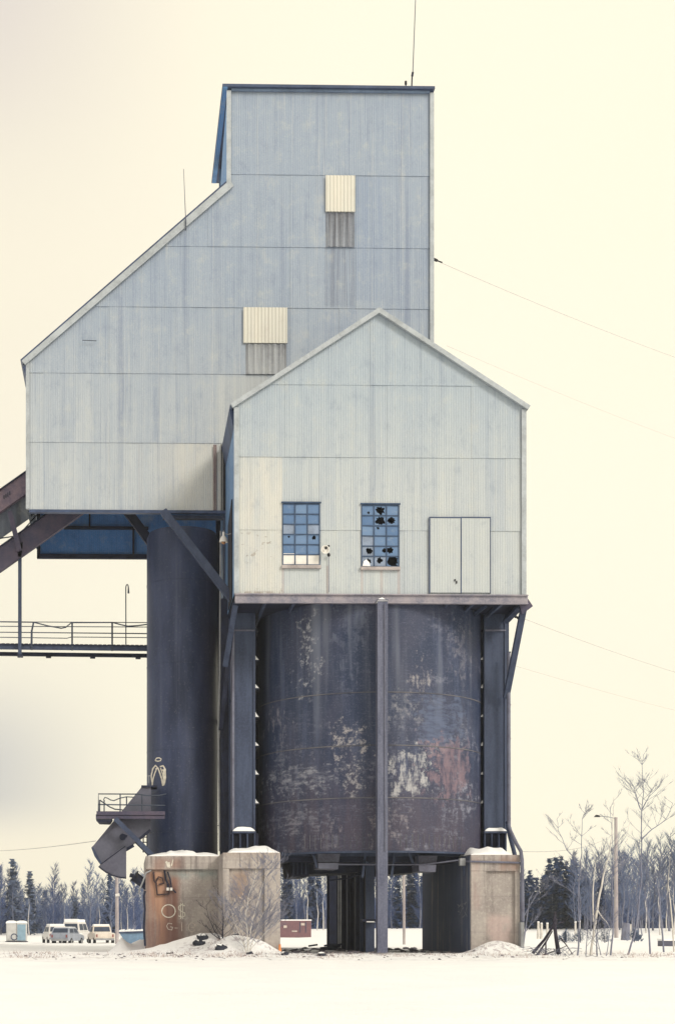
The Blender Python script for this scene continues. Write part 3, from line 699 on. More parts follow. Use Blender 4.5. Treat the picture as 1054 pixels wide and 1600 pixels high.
pr, A, B, zt = pier('concrete_pier', 'right concrete pier with a pale front, recessed panel and pipes on its right edge', 735, 812, 1335.5, YPR, 78.0, (759, 804, 1361),
    [(740,747,1338,1420,(.32,.2,.19),.6,(4,4,.4)),(780,812,1338,1362,(.29,.2,.17),.8,(3,3,.6)),(762,800,1430,1475,(.55,.42,.40),.6,(1.5,1.5,1.5)),(770,776,1345,1365,(.22,.16,.17),.7,(5,5,.4))])
k = NT('shade_stained_concrete'); p = k.pos(); o = k.xyz(p)
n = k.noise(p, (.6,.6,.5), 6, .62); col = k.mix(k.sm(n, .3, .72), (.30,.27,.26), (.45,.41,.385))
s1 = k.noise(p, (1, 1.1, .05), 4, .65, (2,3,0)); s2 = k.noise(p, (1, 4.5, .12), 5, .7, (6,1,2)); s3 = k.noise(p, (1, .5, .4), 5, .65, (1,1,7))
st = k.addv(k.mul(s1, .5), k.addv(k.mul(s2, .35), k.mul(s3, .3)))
col = k.mix(k.sm(st, .36, .56, 0, .93), col, (.05,.075,.14)); col = k.mix(k.sm(s2, .56, .7, 0, .5), col, (.17,.19,.24))  # streaky dust stain, with the side's shade painted into the same dark colour
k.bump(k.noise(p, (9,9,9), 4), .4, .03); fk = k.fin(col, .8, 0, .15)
MB().box((A.x-.03, YPR+.06, -.2), (A.x-.002, 77.95, zt-.03)).build('shade_stained_flank', fk, pr)
snow_strip(pr, A.x-.0, PX(800,YPR), YPR+.02, YPR+2.8, zt, .4, seed=5)
pi_, A2, B2, zt2 = pier('concrete_pier', 'middle concrete pier behind the bare shrub, with chalky scribbles and a recessed panel', 348, 438, 1332, YPR, 78.0, (358, 413, 1357.5),
    [(362,388,1362,1405,(.29,.20,.15),.7,(1.6,1.6,.8)),(350,438,1330,1336,(.36,.28,.22),.5,(3,3,3))])
snow_strip(pi_, PX(357,YPR), PX(437,YPR), YPR+.03, YPR+2.9, zt2, .34, seed=8)
YPL = 70.4
pl_, A3, B3, zt3 = pier('concrete_pier', 'left concrete pier streaked with red rust, under the narrow silo', 227.5, 352, 1337.5, YPL, 78.0, (228, 352, 1359),
    [(228,280,1362,1486,(.25,.125,.09),.85,(2.2,2.2,.14)),(234,256,1360,1490,(.47,.28,.19),.8,(3,3,.2)),(227,233,1360,1490,(.12,.06,.055),.8,(3,3,.3)),(257,276,1385,1480,(.13,.07,.065),.7,(3,3,.25)),(240,286,1340,1360,(.28,.17,.14),.7,(2,2,.6)),(228,290,1440,1486,(.19,.11,.10),.6,(1,1,.2)),(281,285,1340,1362,(.07,.05,.06),.9,(5,5,.3)),(264,340,1360,1372,(.22,.30,.30),.5,(2,2,2))])
snow_strip(pl_, PX(232,YPL), PX(345,YPL), YPL+.05, YPL+1.6, zt3, .2, seed=3)
snow_strip(pl_, PX(256,YPL), PX(310,YPL), YPL+.04, YPL+1.2, zt3+.02, .32, seed=13, name='snow_drift')
# graffiti on the piers (proud of the recessed face)
def on_plane(Y): return lambda x, y: P(x, y, Y)
g = MB(); f = on_plane(YPL+.148)
def ell(cx, cy, rx, ry, a0=0, a1=360, n=18, rot=0): return [(cx+rx*math.cos(R(a0+(a1-a0)*i/n)), cy+ry*math.sin(R(a0+(a1-a0)*i/n))) for i in range(n+1)]
stroke(g, ell(263.5, 1423.5, 10.5, 10), 1.5, f)
stroke(g, [(289,1415.5),(284,1413.5),(279.5,1416),(279.5,1421),(284,1424),(289,1426.5),(289,1431),(284.5,1433),(279,1431)], 1.5, f)
stroke(g, [(282.3,1411),(282.5,1436)], 1.2, f); stroke(g, [(285.6,1411),(285.6,1436)], 1.2, f)
g.build('graffiti', M['paint'], pl_)
g = MB()
stroke(g, [(269,1443.5),(263,1442.5),(260.5,1447),(263,1452),(268.5,1453),(270,1449),(266,1448)], 1.3, f)
stroke(g, [(273,1450),(278,1450)], 1.2, f); stroke(g, [(284,1441),(284.3,1455)], 1.4, f)
stroke(g, ell(300,1449,5.5,7, 20, 350), 1.3, f); stroke(g, [(298,1449),(303,1449)], 1.1, f)
g.build('faded_graffiti', M['paint_thin'], pl_)
g = MB(); f0 = on_plane(YPL-.012)
stroke(g, [(259.5,1346),(262,1350),(263.5,1355)], 3.6, f0); stroke(g, [(264,1347),(265,1356)], 3, f0); stroke(g, [(270.5,1343),(268,1353)], 1.6, f0)
g.build('paint_splash', M['paint'], pl_)
g = MB(); f = on_plane(YPR+.148); rg = random.Random(21)
for pts in ([(366,1404),(369,1412)],[(370,1402),(368,1410)],[(374,1402),(380,1405),(375,1410)],[(382,1404),(383,1412)],[(386,1403),(392,1406),(386,1411),(393,1413)],
    [(362,1418),(366,1424)],[(364,1420),(370,1417)],[(372,1416),(374,1424),(380,1416)],[(383,1417),(389,1424)],[(389,1416),(384,1424)],[(392,1418),(398,1421)],
    [(368,1430),(375,1434)],[(378,1429),(384,1436)],[(388,1430),(394,1433)]):
    stroke(g, pts, 1.5, f)
g.build('faded_graffiti', M['paint_thin'], pi_)
g = MB(); xs_ = PX(735, YPR)-.036
for i in range(26):
    y = YPR+rg.uniform(.5, 2.6); z = PZ(rg.uniform(1410, 1432), YPR); a = rg.uniform(0, 3); l = rg.uniform(.1, .3)
    g.add([(xs_, y-l*math.cos(a), z-l*math.sin(a)-.025), (xs_, y+l*math.cos(a), z+l*math.sin(a)-.025), (xs_, y+l*math.cos(a), z+l*math.sin(a)+.025), (xs_, y-l*math.cos(a), z-l*math.sin(a)+.025)], [(0,1,2,3)])
g.build('faded_graffiti', m_plain('dim_chalk', (.25,.26,.29), .8, .2, 5), pr)
# rusty pipe loop and insulators on the left pier
f = lambda x, y: P(x, y, YPL+.06)
lp = thing('pipe_bracket', f(257,1398), 'rusty bent pipe bracket with two white insulators on the left concrete pier', 'bracket')
MB().tube([f(240,1362), f(241,1376), f(244,1380), f(246,1398), f(264,1397), f(266,1383), f(262,1380)], .045, 8).tube([f(243,1379), f(248,1370), f(254,1372), f(256,1380), f(248,1382)], .04, 8).build('pipe', m_plain('rust_brown_pipe', (.07,.045,.05), .8, .3, 3), lp)
MB().tube([f(257,1360), f(259,1374), f(262,1380), f(263,1388)], .045, 8).tube([f(262,1362), f(266,1374), f(268,1388), f(275,1395)], .035, 8).build('conduit', M['steel_dark'], lp)
for q in (262, 267.5): MB().tube([f(q,1387)-Vector((0,.08,0)), f(q,1391.5)-Vector((0,.08,0))], .065, 8).build('insulator', M['white'], lp)
# motor stub sticking out of the pier on the left with a hanging hose
A = P(226, 1381, 71); st = thing('pipe_stub', A, 'dark bent pipe stub with a hanging cable on the rusty left pier', 'pipe')
MB().tube([P(231,1384,71), P(219,1376,71), P(211,1370,71)], .24, 12).tube([P(211,1370,71), P(209,1368.5,71)], .31, 12).tube([P(209,1369,71), P(203,1367,71)], .1, 8).build('pipe', M['steel_dark'], st)
MB().pbox(213,1364,216,1371,70.7,71).build('valve', M['rubber'], st)
MB().tube([P(236,1360,70.5), P(228,1364,70.3), P(224,1376,70.3), P(219,1388,70.3), P(217,1396,70.4)], .04, 6).build('hose', M['galv'], st)
for i in range(5): pass
MB().tube([P(227,1392,70.2), P(225,1400,70.2), P(226.5,1420,70.2), P(225,1450,70.2), P(227,1478,70.2)], .05, 6).build('hose', M['steel_dark'], st)

# junction box + pipes on the right pier
jb = thing('junction_box', P(733,1346,66.8), 'small pale junction box with a pipe along the top of the right concrete pier', 'junction box')
MB().pbox(718,1341,727,1352.5,67.4,67.7).build('box', M['galv'], jb, bevel=.02)
MB().tube([P(727,1346,67.5), P(734,1346,66.92), P(812,1348,66.92)], .045, 8).build('pipe', M['steel_pale'], jb)
MB().tube([P(724,1353,67.6), P(725,1368,67.6)], .035, 6).build('pipe', M['steel'], jb)
cp = tag(MB().tube([P(794,1020,69.5), P(794.5,1290,69.5), P(797,1299,69.0), P(806,1318,67.4), P(813,1330,66.9), P(815,1345,66.85), P(816,1440,66.85)], .085, 10).build('conduit_pipe', M['steel_pale'], None, smooth=True),
    'long grey conduit pipe bending outwards down the right edge of the right concrete pier', 'pipe')
tag(MB().tube([P(792,1285,69.7), P(795,1303,69.2), P(801,1325,68.3), P(804,1338,67.9)], .1, 10).build('conduit_pipe', M['steel'], None, smooth=True),
    'short dark pipe running down into the top of the right concrete pier', 'pipe')
tag(MB().pbox(812.8,1441,818.5,1482,66.6,67.0).build('pipe_guard', M['galv'], None, bevel=.02), 'pale metal guard over the foot of the conduit pipe beside the right pier', 'pipe guard')
mk = tag(MB().pprism([(435.5,1490),(436,1476),(438.5,1475),(440,1490)], 66.6, 66.85).build('marker_post', m_plain('orange_plastic', (.75,.28,.10), .5, .15, 3), None), 'small orange marker at the foot of the middle concrete pier', 'marker')

# dark column, ladder and pipes between stack and bin
cl = thing('service_column', P(355,1333,72), 'dark boxed steel column between the narrow silo and the round bin', 'column')
MB().pbox(345.5, 935, 364, 1334, 71.5, 72.6).build('box_column', M['steel_dark'], cl)
MB().pbox(358, 935, 364.5, 1334, 71.2, 71.45).build('cover_plate', M['steel'], cl)
MB().pbox(338, 806, 366, 1035, 77.0, 77.6).build('upper_casing', M['steel_dark'], cl)
MB().pbox(349, 806, 353.5, 935, 73.3, 73.7).build('hanger_post', M['steel'], cl)
MB().pprism([(340,1020),(346,1040),(344,1125),(341,1120)], 76, 76.3).build('gusset', M['steel_dark'], cl)
MB().beam(P(362,1096,71), P(343,1136,75), .14, .14).build('tie', M['steel'], cl)
MB().tube([P(338.5,1290,76), P(346,1289,76)], .02).build('tie', M['steel_dark'], cl)
MB().tube([P(345,830,72), P(343.6,1050,72), P(341.5,1140,72), P(343.5,1330,72)], .05).build('pipe', M['galv'], cl)

# ================================================================== CONVEYOR GALLERY (left)
Y1, Y2 = 75.6, 78.2
con = thing('conveyor_gallery', P(-10, 870, Y1), 'rusty sloping conveyor gallery rising from the left into the bottom of the headhouse', 'conveyor')
def chord(x0, y0, x1, y1, w, Y, name, mat, d=.35):
    return MB().pprism([(x0, y0), (x1, y1), (x1, y1+w), (x0, y0+w)], Y, Y+d).build(name, M[mat], con)
sl_ = lambda x, y: y-(x-20)*.705
x0 = -60
chord(x0, sl_(x0,752), 60, sl_(60,752), 34, Y1, 'upper_plate', 'rust_pale')
chord(x0, sl_(x0,788), 60, sl_(60,788), 40, Y1+.5, 'gallery_sheet', 'belt_sheet', .1)
chord(x0, sl_(x0,841), 150, sl_(150,841), 38, Y1, 'lower_beam', 'rust')
chord(x0, sl_(x0,838.5), 150, sl_(150,838.5), 2.3, Y1-.12, 'lower_beam_flange', 'steel_dark', .6)
chord(x0, sl_(x0,749.5), 60, sl_(60,749.5), 2.3, Y1-.12, 'upper_flange', 'steel_dark', .6)
chord(x0, sl_(x0,841), 150, sl_(150,841), 38, Y2, 'rear_beam', 'steel_dark')
chord(x0, sl_(x0,752), 60, sl_(60,752), 34, Y2, 'rear_plate', 'steel_dark')
for dx in (0, -62):
    MB().pprism([(12+dx,800-dx*.705),(19+dx,797-dx*.705),(34+dx,858-dx*.705),(27+dx,862-dx*.705)], Y1-.25, Y1-.02).build('cross_frame', M['rust'], con)
MB().tube([P(28,838,Y1+.2), P(62,800,Y1+.2)], .03).tube([P(-5,842,Y1+.2), P(22,838,Y1+.2)], .03).build('tie_rod', M['steel_dark'], con)
m = MB(); x, y = 6, sl_(6,752)+16
for i in range(4): m.pbox(x+i*3, sl_(x+i*3,766)-2, x+i*3+1.4, sl_(x+i*3,766)+4, Y1-.02, Y1-.004)
m.build('stencil_marks', M['steel_dark'], con)

# ================================================================== CATWALK
cw = thing('catwalk', P(100, 1022, 76.5), 'steel catwalk bridge with bent handrails leading to the narrow silo', 'catwalk')
Y1 = 76.2; x0, x1 = -60, 232
ln = lambda x, y: y+x*.012
def strip(xa, xb, ya, yb_, Ya, Yb_, name, mat): return MB().pprism([(xa, ln(xa,ya)), (xb, ln(xb,ya)), (xb, ln(xb,yb_)), (xa, ln(xa,yb_))], Ya, Yb_).build(name, M[mat], cw)
strip(x0, x1, 1007, 1014, Y1, Y1+.15, 'deck_beam', 'steel')
strip(x0, x1, 1018.5, 1024, Y1+1.2, Y1+1.4, 'far_beam', 'steel_dark')
strip(x0, x1, 1006, 1007.2, Y1+.16, Y1+1.15, 'deck', 'steel_dark')
strip(x0, x1, 1005.7, 1007, Y1-.08, Y1+.1, 'kick_plate', 'steel_dark')
gt = MB()
for i in range(40):
    x = -55+i*7.2; gt.pbox(x, ln(x,1004.9), x+5.6, ln(x,1005.6), Y1, Y1+1.1)
gt.build('grating', M['steel_dark'], cw)
rr = .022
def rail(pts, Y=Y1, r=rr, n=6): return MB().tube([P(a, ln(a,b), Y) for a, b in pts], r, n).build('rail', M['rail'], cw)
rail([(-60,971.5),(53,971.5),(75,977),(96,980.5),(103,979),(112,971.5),(176,970.5),(190,974),(200,976),(215,975),(232,972.5)], r=.032)
rail([(-60,979),(232,977)]); rail([(-60,988),(232,987.5)]); rail([(-60,995.5),(105,996),(112,994),(232,993.5)])
rail([(-60,972),(232,970)], Y1+1.2); rail([(-60,988),(232,987)], Y1+1.2)
for q, dx in ((51.5,1.4),(113,0),(175.5,0),(-10,0)):
    MB().tube([P(q-dx, ln(q,1015), Y1-.03), P(q-dx, ln(q,985), Y1-.03), P(q+dx, ln(q,971.5), Y1-.03)], .045, 6).build('railing_post', M['rail'], cw)
MB().tube([P(49, ln(50,1010), Y1-.05), P(49.5, ln(50,984), Y1-.05)], .035).build('railing_post', M['rail'], cw)
for q in (72, 141, 212): MB().pbox(q, 1024.8+q*.012, q+8, 1026.3+q*.012, Y1+1.15, Y1+1.4).build('bracket', M['steel_dark'], cw)
hp = thing('hanger_post', P(31,1024,75.9), 'blue steel post holding the catwalk below the sloping conveyor', 'post')
MB().pbox(28.6, 858, 33.8, 1026, 75.75, 76.0).build('shaft', M['steel'], hp)
MB().pprism([(27,850),(36,847),(33.9,870),(28.5,870)], 75.6, 75.74).build('head_plate', M['steel_dark'], hp)
MB().pbox(27, 1022, 35.5, 1025, 75.6, 76.1).build('foot_plate', M['steel_dark'], hp)
hk = thing('hook_lamp', P(197,1010,76.3), 'thin crook-topped lamp pole standing on the catwalk', 'lamp')
MB().tube([P(197,1011,76.3), P(196.8,918,76.3), P(197.6,914.5,76.3), P(199,913,76.3), P(200.3,914.5,76.3), P(200.8,918,76.3)], .028, 6).build('pole', M['rail'], hk)
MB().tube([P(200.8,918,76.3), P(201,927,76.3)], [.03,.05], 8).build('lamp_head', M['rail'], hk)

# ================================================================== BALCONY + CHUTE
bal = thing('balcony', P(204,1281,71.8), 'small rusty balcony platform with bent railings on the left of the narrow silo', 'balcony')
YA, YZ = 70.9, 72.4
MB().pbox(151, 1267.5, 258, 1273.5, YA, YA+.12).build('edge_channel', M['rust'], bal)
MB().pbox(150, 1274.3, 257.5, 1279.5, YA+.05, YA+.17).build('edge_channel', M['rust'], bal)
MB().pbox(150, 1272.3, 258, 1275.5, YA+.13, YZ).build('deck', M['steel_dark'], bal)
MB().pprism([(150,1279.7),(176,1279.7),(172,1285.5),(155,1285)], YA+.1, YZ).build('support_box', M['steel_dark'], bal)
MB().beam(P(180,1279,YA-.1), P(238,1336,YA-.1), .22, .2).build('brace', M['steel'], bal)
MB().beam(P(188,1290,YZ+.3), P(233,1334,YZ+.1), .2, .2).build('brace', M['steel_dark'], bal)
def brail(pts, Y=YA+.05, r=.03): return MB().tube([P(a, b, Y) for a, b in pts], r, 6).build('rail', M['rail'], bal)
brail([(154,1268),(154,1240.5),(216,1240.8)]); brail([(216,1240.8),(230,1243),(248,1243),(260,1240.5)], YA+.2); brail([(154,1257),(258,1258.5)])
brail([(162,1250),(164,1246),(168,1247),(173,1250),(178,1251),(188,1247),(198,1245),(214,1246)], YA+.9, .025)
brail([(156,1250),(163,1255),(172,1261),(180,1264.5),(192,1265.5)], YA+.4, .03)
for a, b, Y in ((188,1240.5,YA+.05),(222,1241,YA+.2),(163,1250,YA+.9),(198,1245,YA+.9),(156,1250,YA+.4)):
    MB().tube([P(a,1268,Y), P(a,b,Y)], .03, 6).build('railing_post', M['rail'], bal)
ch = thing('discharge_chute', P(190,1372,73), 'grey steel discharge chute with a fan-shaped gate hanging below the small balcony', 'chute')
M['chute'] = m_plain('chute_steel', (.10,.105,.145), .55, .3, 1, c2=(.075,.075,.11))
YC0, YC1 = 71.6, 72.9
MB().pprism([(222,1229),(236,1229),(236,1300),(232,1299),(217,1311),(197,1327),(150,1321),(143,1325)], YC0, YC1).build('duct', M['chute'], ch)
MB().pbox(221, 1227, 246, 1229.5, YC0-.1, YC1).build('top_plate', M['steel_dark'], ch)
MB().pprism([(143,1324),(198,1276),(198,1330),(158,1350.5),(152,1342)], YC0-.14, YC0-.02).build('side_plate', M['chute'], ch)
arc = [(197.5,1371)]+[(197.5-4*i-.0, 1371.5-.02*i-(.05*i*i+.18*i)) for i in range(1, 10)]
MB().pprism([(197.5,1318),(197.5,1371.5),(186,1370.5),(176,1367.5),(166,1362.5),(159,1357.5),(154.5,1353.5),(157,1351)], YC0-.32, YC0-.17).build('gate', M['chute'], ch)
MB().pprism([(143,1325),(146,1324),(159,1348),(157,1351),(148,1338)], YC0-.35, YC0-.16).build('gate_rim', M['steel'], ch)
m = MB(); q = [(154.5,1353.5),(159,1357.5),(166,1362.5),(176,1367.5),(186,1370.5),(197.5,1371.8)]
for (a, b), (c, d) in zip(q, q[1:]): m.beam(P(a,b+.3,YC0-.24), P(c,d+.3,YC0-.24), .06, .26)
m.build('gate_rim', M['steel_dark'], ch)
MB().tube([P(157,1351,YC0-.36), P(196,1322,YC0-.36)], .018, 4).build('seam', M['steel_dark'], ch)
MB().tube([P(192,1308,YC0-.45), P(192,1308,YC0)], .16, 10).tube([P(190,1304,YC0-.4), P(199,1307,YC0-.4)], .06, 6).build('pivot', M['steel_dark'], ch)
MB().beam(P(197,1328,YC0), P(209,1321,YC0), .14, .2).build('flange', M['steel_dark'], ch); MB().beam(P(217,1312,YC0), P(235,1297,YC0), .12, .2).build('flange', M['steel_dark'], ch)
MB().tube([P(224,1302,72.6), P(224,1332,72.6)], .03).tube([P(230,1302,72.6), P(230,1332,72.6)], .03).tube([P(224,1308,72.6), P(230,1308,72.6)], .025).tube([P(224,1316,72.6), P(230,1316,72.6)], .025).tube([P(224,1324,72.6), P(230,1324,72.6)], .025).build('ladder', M['steel_dark'], ch)

# ================================================================== LAMPS, AERIALS, CABLES
bl = thing('bell_lamp', P(349,852,68.6), 'white bell-shaped lamp hanging beside the left corner of the pale shed', 'lamp')
c0 = P(349.3, 845, 68.6)
h = lambda py: PZ(py, 68.6)
MB().lathe((c0.x, c0.y), [(.045,h(832)),(.06,h(838)),(.1,h(839.5)),(.17,h(843)),(.2,h(848)),(.185,h(848.3)),(.09,h(841)),(.01,h(840))], 20).build('shade', M['white'], bl, smooth=True)
MB().ball((c0.x, c0.y, h(848.5)), .1, 10, 6, (1,1,.8)).build('bulb', m_plain('amber_glass', (.4,.2,.1), .2, .1, 3), bl, smooth=True)
MB().tube([(c0.x, c0.y, h(832.5)), (c0.x, c0.y, h(829.5))], .02).tube([P(349.3,834,68.6), P(357,835,68.6), P(366,832,68.4)], .02).build('arm', M['galv'], bl)
fl = thing('flood_lamp', P(510,862,66.8), 'small round white floodlight on the shed wall between the two windows', 'lamp')
q = P(508,858.5,66.55); MB().lathe((0,0), [(.02,-.16),(.12,-.15),(.19,.0),(.17,.005),(.1,-.08),(.01,-.1)], 18).build('shade', M['white'], fl, smooth=True)
sh_ = fl.children[0]; 
for v in sh_.data.vertices: w = v.co+fl.location; v.co = Vector((q.x+w.x, q.y-w.z, q.z+w.y))-fl.location
MB().tube([(q.x+.02,q.y-.03,q.z+.05),(q.x+.02,q.y-.1,q.z+.05)], .06, 10).build('bulb', M['rubber'], fl)
MB().tube([P(513.5,853,66.85), P(512,855,66.7)], .05, 8).tube([P(513.3,866,66.86), P(513.3,868,66.8)], .07, 8).build('bracket', M['rubber'], fl)
MB().tube([P(513.3,868,66.9), P(513.6,925,66.9)], .016, 5).build('cable', M['steel_pale'], fl)
an = thing('whip_aerial', P(643,138,74), 'tall thin whip aerial on the flat roof of the headhouse, at its right end', 'aerial')
MB().tube([P(642.5,139,74), P(643.5,118,74)], .035, 6).tube([P(643.5,119,74), P(644.5,113,74)], .055, 8).build('base_rod', M['steel_dark'], an)
MB().tube([P(644.5,113,74), P(651,-60,74)], [.024,.016], 5).build('whip', M['rail'], an)
an = thing('stub_aerial', P(633.5,138,74), 'short stub vent beside the tall whip aerial on the headhouse roof', 'vent')
MB().tube([P(633.5,139,74), P(633.5,131,74)], .03, 6).build('stem', M['steel_dark'], an); MB().tube([P(633.5,132,74), P(633.5,127,74)], .06, 8).build('head', M['rubber'], an)
an = thing('whip_aerial', P(290,360,72.7), 'thin reddish whip aerial leaning at the sloping roof edge of the headhouse', 'aerial')
MB().tube([P(290.5,360,72.72), P(290.3,343,72.7)], .03, 5).build('mount_rod', M['rail'], an)
MB().tube([P(290.3,344,72.7), P(287,264,72.7)], [.02,.012], 5).build('whip', M['rust'], an)
tag(MB().tube([P(129,531.5,72.8), P(151,532.5,72.8)], .018, 5).build('wire_stub', M['rail'], None), 'short wire stub lying across the left end of the headhouse front', 'wire')
cabm = m_plain('cable', (.42,.40,.38), .6, .1, 3)
def cable(p, q, sag, label, r=.010, n=14, ins=True):
    pts = [p.lerp(q, i/n)-Vector((0,0,4*sag*(i/n)*(1-i/n))) for i in range(n+1)]
    t = thing('overhead_cable', p, label, 'cable', None)
    MB().tube(pts, r, 5).build('wire', cabm, t)
    return t
w = cable(P(678,406,73.5), P(1130,585,110), .22, 'overhead cable running down to the right from the side of the tall headhouse')
MB().tube([P(677,405,73.4), P(682,407,73.6)], .07, 8).tube([P(682,407,73.6), P(690,410,73.8)], .035, 6).build('insulator', M['rubber'], w)
cable(P(697,540,77), P(1130,712,112), .2, 'faint overhead cable leaving from behind the right roof slope of the pale shed', .006)
w = cable(P(806,962,70.5), P(1130,1072,105), .2, 'overhead cable anchored under the right corner of the steel platform')
m = MB()
for i in range(4): q = P(798+i*3.5, 960.5+i*1.6, 70.3); m.ball(q, .07, 8, 6)
m.tube([P(792,958,70.3), P(812,966,70.4)], .02, 5).build('insulator', M['rubber'], w)
cable(P(796,1038,70.5), P(1130,1128,108), .12, 'faint lower overhead cable running right from the right pylon of the bin', .006)
cable(P(816,1330.5,67), P(962,1300,158), .6, 'overhead cable from the right concrete pier to the street light pole', .016)
cable(P(-40,1329,150), P(150,1314,72.9), .2, 'overhead cable from the left ending at the fan-shaped chute gate', .018)
# ================================================================== GROUND
def ss(a, b, t): t = max(0, min(1, (t-a)/(b-a))); return t*t*(3-2*t)
MOUNDS = []
def mound(px, py, Y, sx_, sy, base=.45):
    q = P(px, py, Y); MOUNDS.append((q.x, Y, q.z-base, sx_, sy))
mound(335, 1467, 68.6, 1.6, 2.0); mound(285, 1476, 68.6, 2.2, 1.5); mound(375, 1474, 65.9, .9, .8); mound(350, 1477, 65.6, .9, 1.0); mound(405, 1474, 66.6, .8, .7)
mound(760, 1479, 66.7, .55, .8); mound(779, 1480, 66.6, .6, .7); mound(797, 1481, 66.7, .6, .8); mound(747, 1486, 66.2, .6, .8); mound(812, 1487, 66.6, .6, .8)
mound(190, 1463, 72.5, .35, .6, .55); mound(222, 1466, 74, .8, 2, .5)
def G(x, y):
    z = .12+.33*ss(30, 60, y)-.12*ss(84, 125, y)
    left = ss(20, -12, x-(y-70)*.1); 
    z += ss(100, 165, y)*(-.38*left+.1*(1-left))
    z += ss(185, 235, y)*(.55+.35*(1-left))
    z += .05*mnoise.noise(Vector((x*.12, y*.12, 0)))+.035*mnoise.noise(Vector((x*.4, y*.4, 3)))
    if 58 < y < 90: 
        for mx, my, h, a, b in MOUNDS:
            d = ((x-mx)/a)**2+((y-my)/b)**2
            if d < 9: z += h*math.exp(-d)
        z += ss(59, 62, y)*ss(74, 66, y)*(.06*mnoise.noise(Vector((x*1.3, y*1.0, 5)))+.05*mnoise.noise(Vector((x*3.1, y*2.6, 2))))
    if y > 98 and y < 190: z += .09*mnoise.noise(Vector((x*.25, y*.2, 9)))
    return z
def axis(segs):
    out = []
    for a, b, n in segs: out += [a+(b-a)*i/n for i in range(n)]
    return out+[segs[-1][1]]
ax = axis([(-2500,-400,8),(-400,-80,16),(-80,-12,34),(-12,26,130),(26,90,40),(90,400,16),(400,2500,8)])
ay = axis([(-60,10,10),(10,58,70),(58,74,64),(74,110,50),(110,260,70),(260,600,12),(600,5000,10)])
vs = [(x, y, G(x, y)) for y in ay for x in ax]; nx = len(ax)
me = bpy.data.meshes.new('ground'); me.from_pydata(vs, [], [(j*nx+i, j*nx+i+1, (j+1)*nx+i+1, (j+1)*nx+i) for j in range(len(ay)-1) for i in range(nx-1)])
for p in me.polygons: p.use_smooth = True
gr = bpy.data.objects.new('ground', me); COL.objects.link(gr); gr['kind'] = 'structure'
k = NT('snow_field'); p = k.wpos(); o = k.xyz(p)
n1 = k.noise(p, (.35,.35,.35), 5, .6); n2 = k.noise(p, (2.2,2.2,2.2), 5, .65); n3 = k.noise(p, (9,9,9), 4, .6)
col = k.mix(k.sm(n1, .3, .7), (.84,.85,.87), (.91,.91,.91))
# trodden band with grit and dead stalks near the piers, trampled dirt under the bin
band = k.mul(k.sm(o[1], 52, 60), k.sm(o[1], 66.5, 68.5, 1, 0))
st = k.noise(p, (1.2,.75,1), 5, .7, (3,1,0)); g2 = k.noise(p, (5,3.2,5), 4, .7, (1,5,2))
grit = k.mul(k.mul(band, k.sm(st, .44, .6)), k.sm(g2, .47, .6))
col = k.mix(k.mul(grit, .8), col, (.36,.31,.34))
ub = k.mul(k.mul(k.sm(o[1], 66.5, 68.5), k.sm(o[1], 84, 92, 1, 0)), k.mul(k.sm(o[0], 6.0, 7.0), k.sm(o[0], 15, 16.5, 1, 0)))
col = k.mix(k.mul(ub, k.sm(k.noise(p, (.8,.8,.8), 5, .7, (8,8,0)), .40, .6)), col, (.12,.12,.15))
bk = k.mul(k.mul(k.sm(o[1], 95, 110), k.sm(o[1], 150, 175, 1, 0)), k.sm(o[0], 2, -1))
col = k.mix(k.mul(k.mul(bk, k.sm(k.noise(p, (.5,.16,.5), 5, .7, (2,8,0)), .54, .62)), .45), col, (.45,.42,.45))
k.bump(k.addv(k.mul(n2, 1.0), k.mul(n3, .35)), .35, .12)
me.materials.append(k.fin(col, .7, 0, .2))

# grit, twigs and frozen clods on the trodden snow: nobody could count them
rg = random.Random(4); m = MB()
for i in range(260):
    px = rg.uniform(20, 1040); Y = rg.choice((rg.gauss(62.5, 2.2), rg.uniform(56, 66.8)))
    if px > 820 and rg.random() < .5: continue
    q = P(px, 1490, Y); x = q.x; 
    if Y > 66.5: continue
    s = rg.choice((.02,.03,.03,.05)); z = G(x, Y)
    if rg.random() < .5: m.ball((x, Y, z+s*.2), s, 5, 3, (1.6,1,.7), .3, rg)
    else:
        a = rg.uniform(0, 6.28); l = rg.uniform(.05, .22); a2 = a+rg.uniform(-.8,.8); m.tube([(x, Y, z-.01), (x+l*math.cos(a), Y+l*math.sin(a), z+rg.uniform(.01,.06)), (x+l*math.cos(a)+l*.7*math.cos(a2), Y+l*math.sin(a)+l*.7*math.sin(a2), z+rg.uniform(0,.1))], [.012,.009,.004], 3)
for i in range(150):
    x = rg.uniform(6.3, 15.8); Y = rg.uniform(68, 82); s = rg.choice((.05,.08,.12)); m.ball((x, Y, G(x, Y)+s*.2), s, 6, 4, (1.6,1,.6), .3, rg)
M['grit'] = m_plain('frozen_grit', (.13,.12,.15), .85, .4, 3)
tag(m.build('grit_and_twigs', M['grit']), 'dark grit, clods and broken twigs scattered over the trodden snow before the piers', 'debris', kind='stuff')
M['straw'] = m_plain('dry_stalks', (.42,.33,.30), .9, .3, 3, c2=(.25,.20,.21))
m = MB(); rs = random.Random(77)
